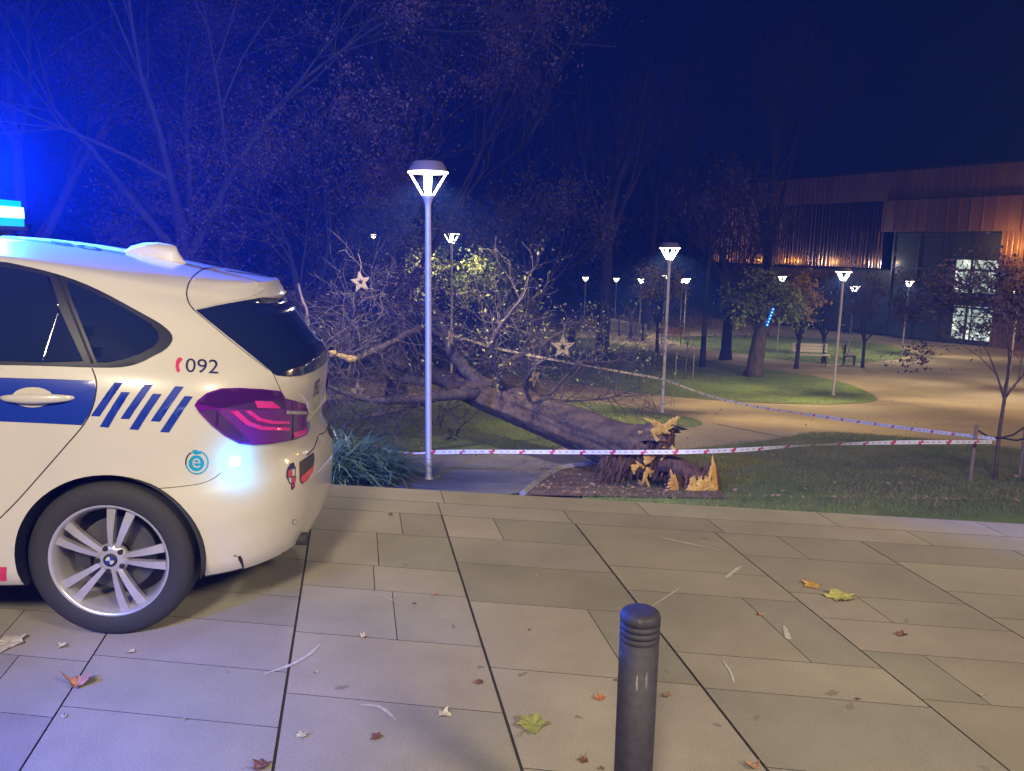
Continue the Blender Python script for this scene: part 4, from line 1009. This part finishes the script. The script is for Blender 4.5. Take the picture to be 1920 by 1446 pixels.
# ------------------------------------------------------------------ fallen leaves on the slabs
def mapleleaf(r, g_, lobes=5):
    pts = []
    for k in range(lobes * 4):
        a_ = 2 * math.pi * k / (lobes * 4) - math.pi / 2; q = k % 4; rr = r * {0: .66, 1: .74, 2: 1.0, 3: .80}[q] * g_.uniform(.78, 1.15); pts.append((rr * math.cos(a_), rr * math.sin(a_)))
    return pts
def fleaf(px, py, r, col, label, curl=.3, seed=0, plane=0.0, ovate=False):
    g_ = random.Random(seed); p = onz(px, py, plane)
    pts = mapleleaf(r, g_) if not ovate else [(r * .5 * math.cos(t / 12 * 6.283), r * math.sin(t / 12 * 6.283)) for t in range(12)]
    V = [Vector((0, 0, .004))]; n = len(pts); a_ = g_.uniform(0, 6.28)
    for sc_ in (.5, 1):
        for x, y in pts:
            x2 = x * sc_; y2 = y * sc_; q = (x2 * math.cos(a_) + y2 * math.sin(a_)) / r; V.append(Vector((x2, y2, .004 + r * curl * (q * q) + g_.uniform(-.1, .5) * r * sc_ * curl)))
    Fc = [(0, 1 + k, 1 + (k + 1) % n) for k in range(n)] + [(1 + k, 1 + n + k, 1 + n + (k + 1) % n, 1 + (k + 1) % n) for k in range(n)]
    o = empty('fallen_leaf', p + Vector((0, 0, .001)), g_.uniform(0, 6.28), label, 'leaf', 'fallen leaves on the pavement')
    mm = mat('leaf_' + str(seed), col, .75, var=.3, vscale=30)
    mesh('leaf_blade', V, Fc, mm, o)
    s = MB(); s.tube([Vector((0, 0, .005)), Vector((0, -r * .8, .008)), Vector((r * .1, -r * 1.35, .012))], .0014, 4); s.build('leaf_stalk', M['stake'], o)
    return o
YL = (.42, .40, .12); OR = (.55, .20, .07); BR = (.17, .07, .05); PK = (.52, .26, .20); PA_ = (.55, .50, .36); GR = (.30, .32, .10)
LV = [(996, 1362, .064, GR, 'large green-yellow leaf at the bottom, left of the bollard', .35), (833, 1343, .036, PA_, 'pale curled leaf left of the large green-yellow leaf', .45), (1124, 1311, .030, OR, 'round orange leaf just left of the bollard', .25),
      (1577, 1123, .078, YL, 'large crumpled yellow leaf on the right-hand slabs', .3), (1522, 1099, .050, (.55, .33, .08), 'orange-yellow leaf touching the big yellow one', .2), (1425, 1154, .022, (.55, .32, .14), 'small orange leaf left of the yellow pair', .5),
      (1692, 1193, .032, BR, 'dark reddish curled leaf right of the yellow pair', .6), (148, 1285, .052, PK, 'pinkish orange leaf lying in front of the rear wheel', .7), (18, 1208, .075, PA_, 'big pale leaf at the left edge in front of the car', .2),
      (118, 1215, .024, PA_, 'small crumpled pale leaf below the tyre', .8), (247, 1225, .020, PA_, 'small pale leaf right of the tyre foot', .4), (815, 1117, .016, (.5, .28, .15), 'small tan leaf near the middle drain joint', .5),
      (777, 1134, .013, BR, 'tiny brown leaf left of the small tan leaf', .5), (682, 1197, .020, PA_, 'small grey curled leaf on the oblique joint', .9), (593, 1263, .012, PA_, 'tiny pale leaf scrap beside the chalky scuff', .3),
      (993, 1183, .010, BR, 'tiny dark leaf right of the middle drain joint', .5), (733, 967, .022, BR, 'dark crumpled leaf near the plaza edge behind the bumper', .7), (566, 1382, .026, PA_, 'grey torn leaf at the bottom left', .3), (706, 1384, .028, BR, 'brown flattened leaf at the bottom centre', .2),
      (1005, 1080, .012, PA_, 'tiny pale leaf between the drain joints', .4), (898, 1281, .026, BR, 'brown thin leaf beside the middle drain joint', .2), (1250, 1306, .024, (.36, .24, .14), 'tan leaf partly hidden behind the bollard', .4), (1155, 1278, .011, BR, 'tiny dark scrap left of the bollard', .6),
      (1608, 1313, .012, BR, 'tiny brown leaf on the right slabs', .4), (1840, 1306, .014, PA_, 'tiny pale leaf near the right edge', .3), (1412, 1440, .030, (.45, .24, .16), 'pinkish leaf cut by the bottom edge, right of the bollard', .6), (490, 1440, .040, BR, 'dark round leaf cut by the bottom edge on the left drain joint', .5),
      (1094, 1428, .024, BR, 'brown flattened leaf at the bottom between the large leaf and the bollard', .2), (1128, 1444, .014, BR, 'tiny brown scrap at the bottom beside the bollard', .3), (425, 1262, .008, PA_, 'tiny white scrap left of the left drain joint', .3), (120, 1346, .014, PA_, 'tiny pale scrap below the pinkish leaf', .3), (345, 1352, .009, PA_, 'tiny pale scrap on the bottom left slabs', .3)]
for i, (x, y, r_, c_, lab, cu) in enumerate(LV): fleaf(x, y, r_ * (1 if r_ > .045 else .82), tuple(q * .85 for q in c_), lab, cu, 100 + i)
# litter of leaves on the grass and mulch: uncountable
V = []; Fc = []; g = random.Random(77)
for i in range(1500):
    if i >= 900: q = ground(g.uniform(640, 1900), g.uniform(735, 900)) - Vector((0, 0, .035))
    elif i < 380: q = ground(g.uniform(1360, 1980), g.uniform(850, 985))
    elif i < 650: q = ground(g.uniform(990, 1260), g.uniform(880, 945))
    else: q = ground(g.uniform(620, 1500), g.uniform(700, 900))
    c_ = q + Vector((0, 0, .05 + g.uniform(0, .02))); a_ = Vector((g.gauss(0, 1), g.gauss(0, 1), g.gauss(0, .4))).normalized() * g.uniform(.012, .035); b2 = a_.cross(Vector((g.gauss(0, .3), g.gauss(0, .3), 1))) * .6; b0 = len(V); V += [c_ - a_, c_ + b2, c_ + a_, c_ - b2]; Fc.append((b0, b0 + 1, b0 + 2, b0 + 3))
tag(mesh('leaf_litter', V, Fc, mat('litter', (.25, .16, .08), .8, var=.4, vscale=3)), 'scattered dry leaves in the grass', 'leaf litter', kind='stuff')
# ------------------------------------------------------------------ building
A_ = Vector((18.0, 64.0)); B_ = Vector((28.7, 44.9)); e1 = (B_ - A_).normalized(); nin = Vector((-e1.y, e1.x))
if nin.dot(-B_) > 0: nin = -nin
bz = tz(47) - .05
bld = empty('building', (B_.x, B_.y, bz), math.atan2(e1.y, e1.x), 'long hall clad in ribbed brown metal with a tall glazed entrance', 'building')
bi = Matrix.Translation(bld.location) @ Matrix.Rotation(math.atan2(e1.y, e1.x), 4, 'Z'); bi.invert()
sy = (bi.to_3x3() @ Vector((nin.x, nin.y, 0))).y        # +1 if inward is +y
def fp(px, py, off=0):
    o_ = bi @ CAM; d_ = bi.to_3x3() @ ray(px, py); t = (off * sy - o_.y) / d_.y; p = o_ + d_ * t; return p.x, p.z
def fbox(mb, x0, x1, z0, z1, y0, y1): mb.box((min(x0, x1), min(y0 * sy, y1 * sy), min(z0, z1)), (max(x0, x1), max(y0 * sy, y1 * sy), max(z0, z1)))
xtl, ztl = fp(1560, 331); xtr, ztr = fp(1920, 303); ztop = (ztl + ztr) / 2
xa, zfb = fp(1672, 437); xb, zfb2 = fp(1880, 430); zf = (zfb + zfb2) / 2
_, zft = fp(1780, 372)
xl = fp(1655, 450)[0]; xL = fp(1335, 460)[0]; xR = 16
_, zlb = fp(1560, 500)
u = MB(); fbox(u, xL, xR, zft + .03, ztop, 0, 18)
x = xL
while x < xR: fbox(u, x, x + .05, zft + .03, ztop, -.05, 0); x += .42
u.build('upper_wall', M['cladding'], bld)
u = MB(); fbox(u, xl, xR, zf, zft, -.25, 18); x = xl + .1
while x < xR: fbox(u, x, x + .05, zf, zft, -.33, -.25); x += .72
u.build('fascia', M['cladding'], bld)
u = MB(); fbox(u, xL, xl - .03, zlb, zft, .12, 18); x = xL; g = random.Random(4)
while x < xl - .1:
    w = g.uniform(.04, .09); u.tube([(x, .12 * sy, zlb + .01), (x, .12 * sy, zft - .01)], w, 10); x += g.uniform(.2, .34)
u.build('ribbed_wall', M['claddingdark'], bld, False)
u = MB(); fbox(u, xL, xa - .03, 0, zlb - .02, 1.2, 18); u.build('recessed_wall', M['mull'], bld)
u = MB(); fbox(u, xL, xR, ztop + .003, ztop + .15, .05, 18); u.build('roof', M['mull'], bld)
u = MB(); fbox(u, xb + .02, xR, 0, zf - .01, .05, 18); x = xb + .05
while x < xR: u.tube([(x, .05 * sy, 0), (x, .05 * sy, zf - .01)], .08, 10); x += .30
u.build('side_cladding', M['cladding'], bld)
u = MB(); fbox(u, xa, xb, 0, zf, .45, 18); u.build('glazing', M['gglass'], bld)
mu = MB(); ncol = 4
for k in range(ncol + 1):
    x = xa + (xb - xa) * k / ncol; fbox(mu, x - .06, x + .06, 0, zf - .002, .33, .448)
for z in (.08, zf * .33, zf * .66, zf - .15): fbox(mu, xa, xb, z - .05, z + .05, .36, .447)
mu.build('mullion_grid', M['mull'], bld)
for (q0, q1) in (((1795, 487), (1869, 552)), ((1790, 572), (1863, 642))):
    x0, z1 = fp(*q0, .44); x1, z0 = fp(*q1, .44)
    u = MB(); fbox(u, x0, x1, z0, z1, .42, .443); wdo = u.build('lit_window', M['room'], bld)
    f_ = MB(); xm = (x0 + x1) / 2; zm = z0 + (z1 - z0) * .7
    fbox(f_, xm - .2, xm - .13, z0, z1, .37, .418); fbox(f_, x0, x1, zm - .03, zm + .03, .38, .418); fbox(f_, x0 - .06, x0, z0, z1, .37, .44); fbox(f_, x1, x1 + .06, z0, z1, .37, .44); fbox(f_, x0, x1, z0 - .06, z0, .37, .44); fbox(f_, x0, x1, z1, z1 + .06, .37, .44)
    f_.build('window_frame', M['mull'], wdo)
x0, z1 = fp(1680, 590, .44); x1, z0 = fp(1748, 612, .44); u = MB(); fbox(u, x0, x1, z0, z1, .42, .443); u.build('dark_pane', M['dark'], bld)
# lights added just off the wall for its bright streaks and orange glow
pw_ = bld.matrix_world
def bpt(x, y, z): 
    p = Matrix.Translation(bld.location) @ Matrix.Rotation(bld.rotation_euler.z, 4, 'Z') @ Vector((x, y * sy, z)); return p
for px in (1400, 1470, 1540):
    x = fp(px, 470)[0]; point('wall_streak_light', bpt(x, -1.2, zlb + .3), 55, (1, .52, .12), .06)
point('wall_streak_light', bpt(fp(1630, 470)[0], -1.4, zlb + .2), 220, (.8, .85, 1), .08)
point('wall_streak_light', bpt(xa - .35, -.45, zf - 2.0), 8, (1, .55, .14), .05)
point('wall_streak_light', bpt(fp(1905, 480)[0], -1.5, zf - .9), 240, (1, .50, .12), .08)
# ------------------------------------------------------------------ benches, fences, bin
def bench(px, py, label, w=1.7, rz=.1, seatm='benchw'):
    p = ground(px, py); o = empty('bench', p, rz, label, 'bench')
    s = MB()
    for k in range(4): s.box((-w / 2, -.22 + k * .12, .43), (w / 2, -.12 + k * .12, .465))
    s.build('seat', M[seatm], o)
    s = MB()
    for k in range(3): s.box((-w / 2, .27 + k * .03, .53 + k * .13), (w / 2, .30 + k * .03, .64 + k * .13))
    s.build('backrest', M[seatm], o)
    for x in (-w / 2 + .15, w / 2 - .2):
        s = MB(); s.box((x, -.2, 0), (x + .05, -.15, .43)); s.box((x, .22, 0), (x + .05, .27, .9)); s.box((x, -.2, .38), (x + .05, .25, .428)); s.build('leg', M['iron'], o)
    return o
bench(1520, 684, 'pale lit bench on the far lawn left of the lawn tip lamp', 1.5, -.1)
bench(1593, 684, 'dark bench partly hidden behind the lawn tip lamp, seen from its end', 1.0, 1.1, 'stake')
bench(1258, 645, 'orange-brown bench behind the taped lamp pole', 1.4, -.2, 'board')
def picket(pa, pb, label, hgt=.95, rows=1, m_='fence'):
    a_ = ground(*pa); b2 = ground(*pb); d_ = (b2 - a_); L = math.hypot(d_.x, d_.y); o = empty('picket_fence', a_, math.atan2(d_.y, d_.x), label, 'fence'); dz_ = d_.z
    s = MB(); x = 0
    while x < L: z = dz_ * x / L; s.box((x, -.02, z + .08), (x + .09, .02, z + hgt)); x += .19
    s.build('pales', M[m_], o)
    s = MB()
    for zz in (.28, .72): s.add([Vector((0, .021, zz)), Vector((L, .021, zz + dz_)), Vector((L, .06, zz + dz_)), Vector((0, .06, zz)), Vector((0, .021, zz + .07)), Vector((L, .021, zz + dz_ + .07)), Vector((L, .06, zz + dz_ + .07)), Vector((0, .06, zz + .07))], [(0, 3, 2, 1), (4, 5, 6, 7), (0, 1, 5, 4), (1, 2, 6, 5), (2, 3, 7, 6), (3, 0, 4, 7)])
    s.build('rail', M['postdark'], o)
    k = 0
    while k <= L: s = MB(); z = dz_ * k / L; s.box((k, -.06, z - .05), (k + .12, .06, z + hgt + .08)); s.build('post', M['postdark'], o); k += 1.6
picket((1083, 617), (1122, 621), 'short picket fence lit reddish, left of the straight dark trunk')
picket((1140, 626), (1212, 640), 'dark picket fence between the straight trunk and the orange bench', 1.0, 1, 'steel')
picket((960, 607), (1030, 611), 'reddish picket fence half hidden behind the fallen crown')
lwl = MB(); a_ = at(-250, 560, 40); b2 = at(665, 560, 40); zt = at(600, 545, 40).z
lwl.box((a_.x, 40, tz(40)), (b2.x, 40.4, zt)); tag(lwl.build('low_wall', M['wallstone']), 'long pale low wall far behind the police car', 'wall')
p = ground(1072, 651); o = empty('litter_bin', p, 0, 'dark litter bin on the lawn above the right-hand star', 'bin')
s = MB(); s.lathe([(.2, 0), (.22, .05), (.22, .75), (.2, .8)], 16); s.build('bin_body', M['iron'], o, True); s = MB(); s.lathe([(.23, .78), (.24, .82), (.15, .88), (0, .9)], 16, None, False); s.build('bin_lid', M['iron'], o, True)
# blue light strip hanging in the short tree
lp = MB(); P0 = at(1450, 577, g6.y - 1.0); P1_ = at(1437, 612, g6.y - 1.0)
strip = empty('light_strip', P0, 0, 'glowing blue light strip hanging in the short thick-trunked tree', 'light strip')
lp.tube([Vector((0, 0, 0)), P1_ - P0], .05, 8); lp.build('strip_tube', mat('strip_blue', (.0, .05, .5), .4, emit=(.0, .13, .9), estr=.9), strip)
lp = MB()
for k in range(6):
    c_ = (P1_ - P0) * (k + .5) / 6 + Vector((0, -.05, 0)); lp.lathe([(.0, -.03), (.03, 0), (.0, .03)], 8, Matrix.Translation(c_), False)
lp.build('strip_bulb', mat('bulb_blue', (.2, .5, 1), .4, emit=(.15, .6, 1), estr=3), strip)
# ------------------------------------------------------------------ haze added for the lens glare of the blue beacon
hz = MB(); hz.box((-90, -14, -6.2), (90, 112, 19))
hm = bpy.data.materials.new('glare_haze'); hm.use_nodes = True; nt = hm.node_tree
nt.nodes.remove(nt.nodes['Principled BSDF']); pvn = nt.nodes.new('ShaderNodeVolumePrincipled'); pvn.inputs['Color'].default_value = (.10, .24, 1, 1); pvn.inputs['Absorption Color'].default_value = (1, 1, 1, 1); pvn.inputs['Density'].default_value = .0042; pvn.inputs['Anisotropy'].default_value = .1
nt.links.new(pvn.outputs[0], nt.nodes['Material Output'].inputs['Volume'])
tag(hz.build('haze', hm), 'thin blue haze added for the lens glare round the blue beacon', 'haze', kind='stuff')
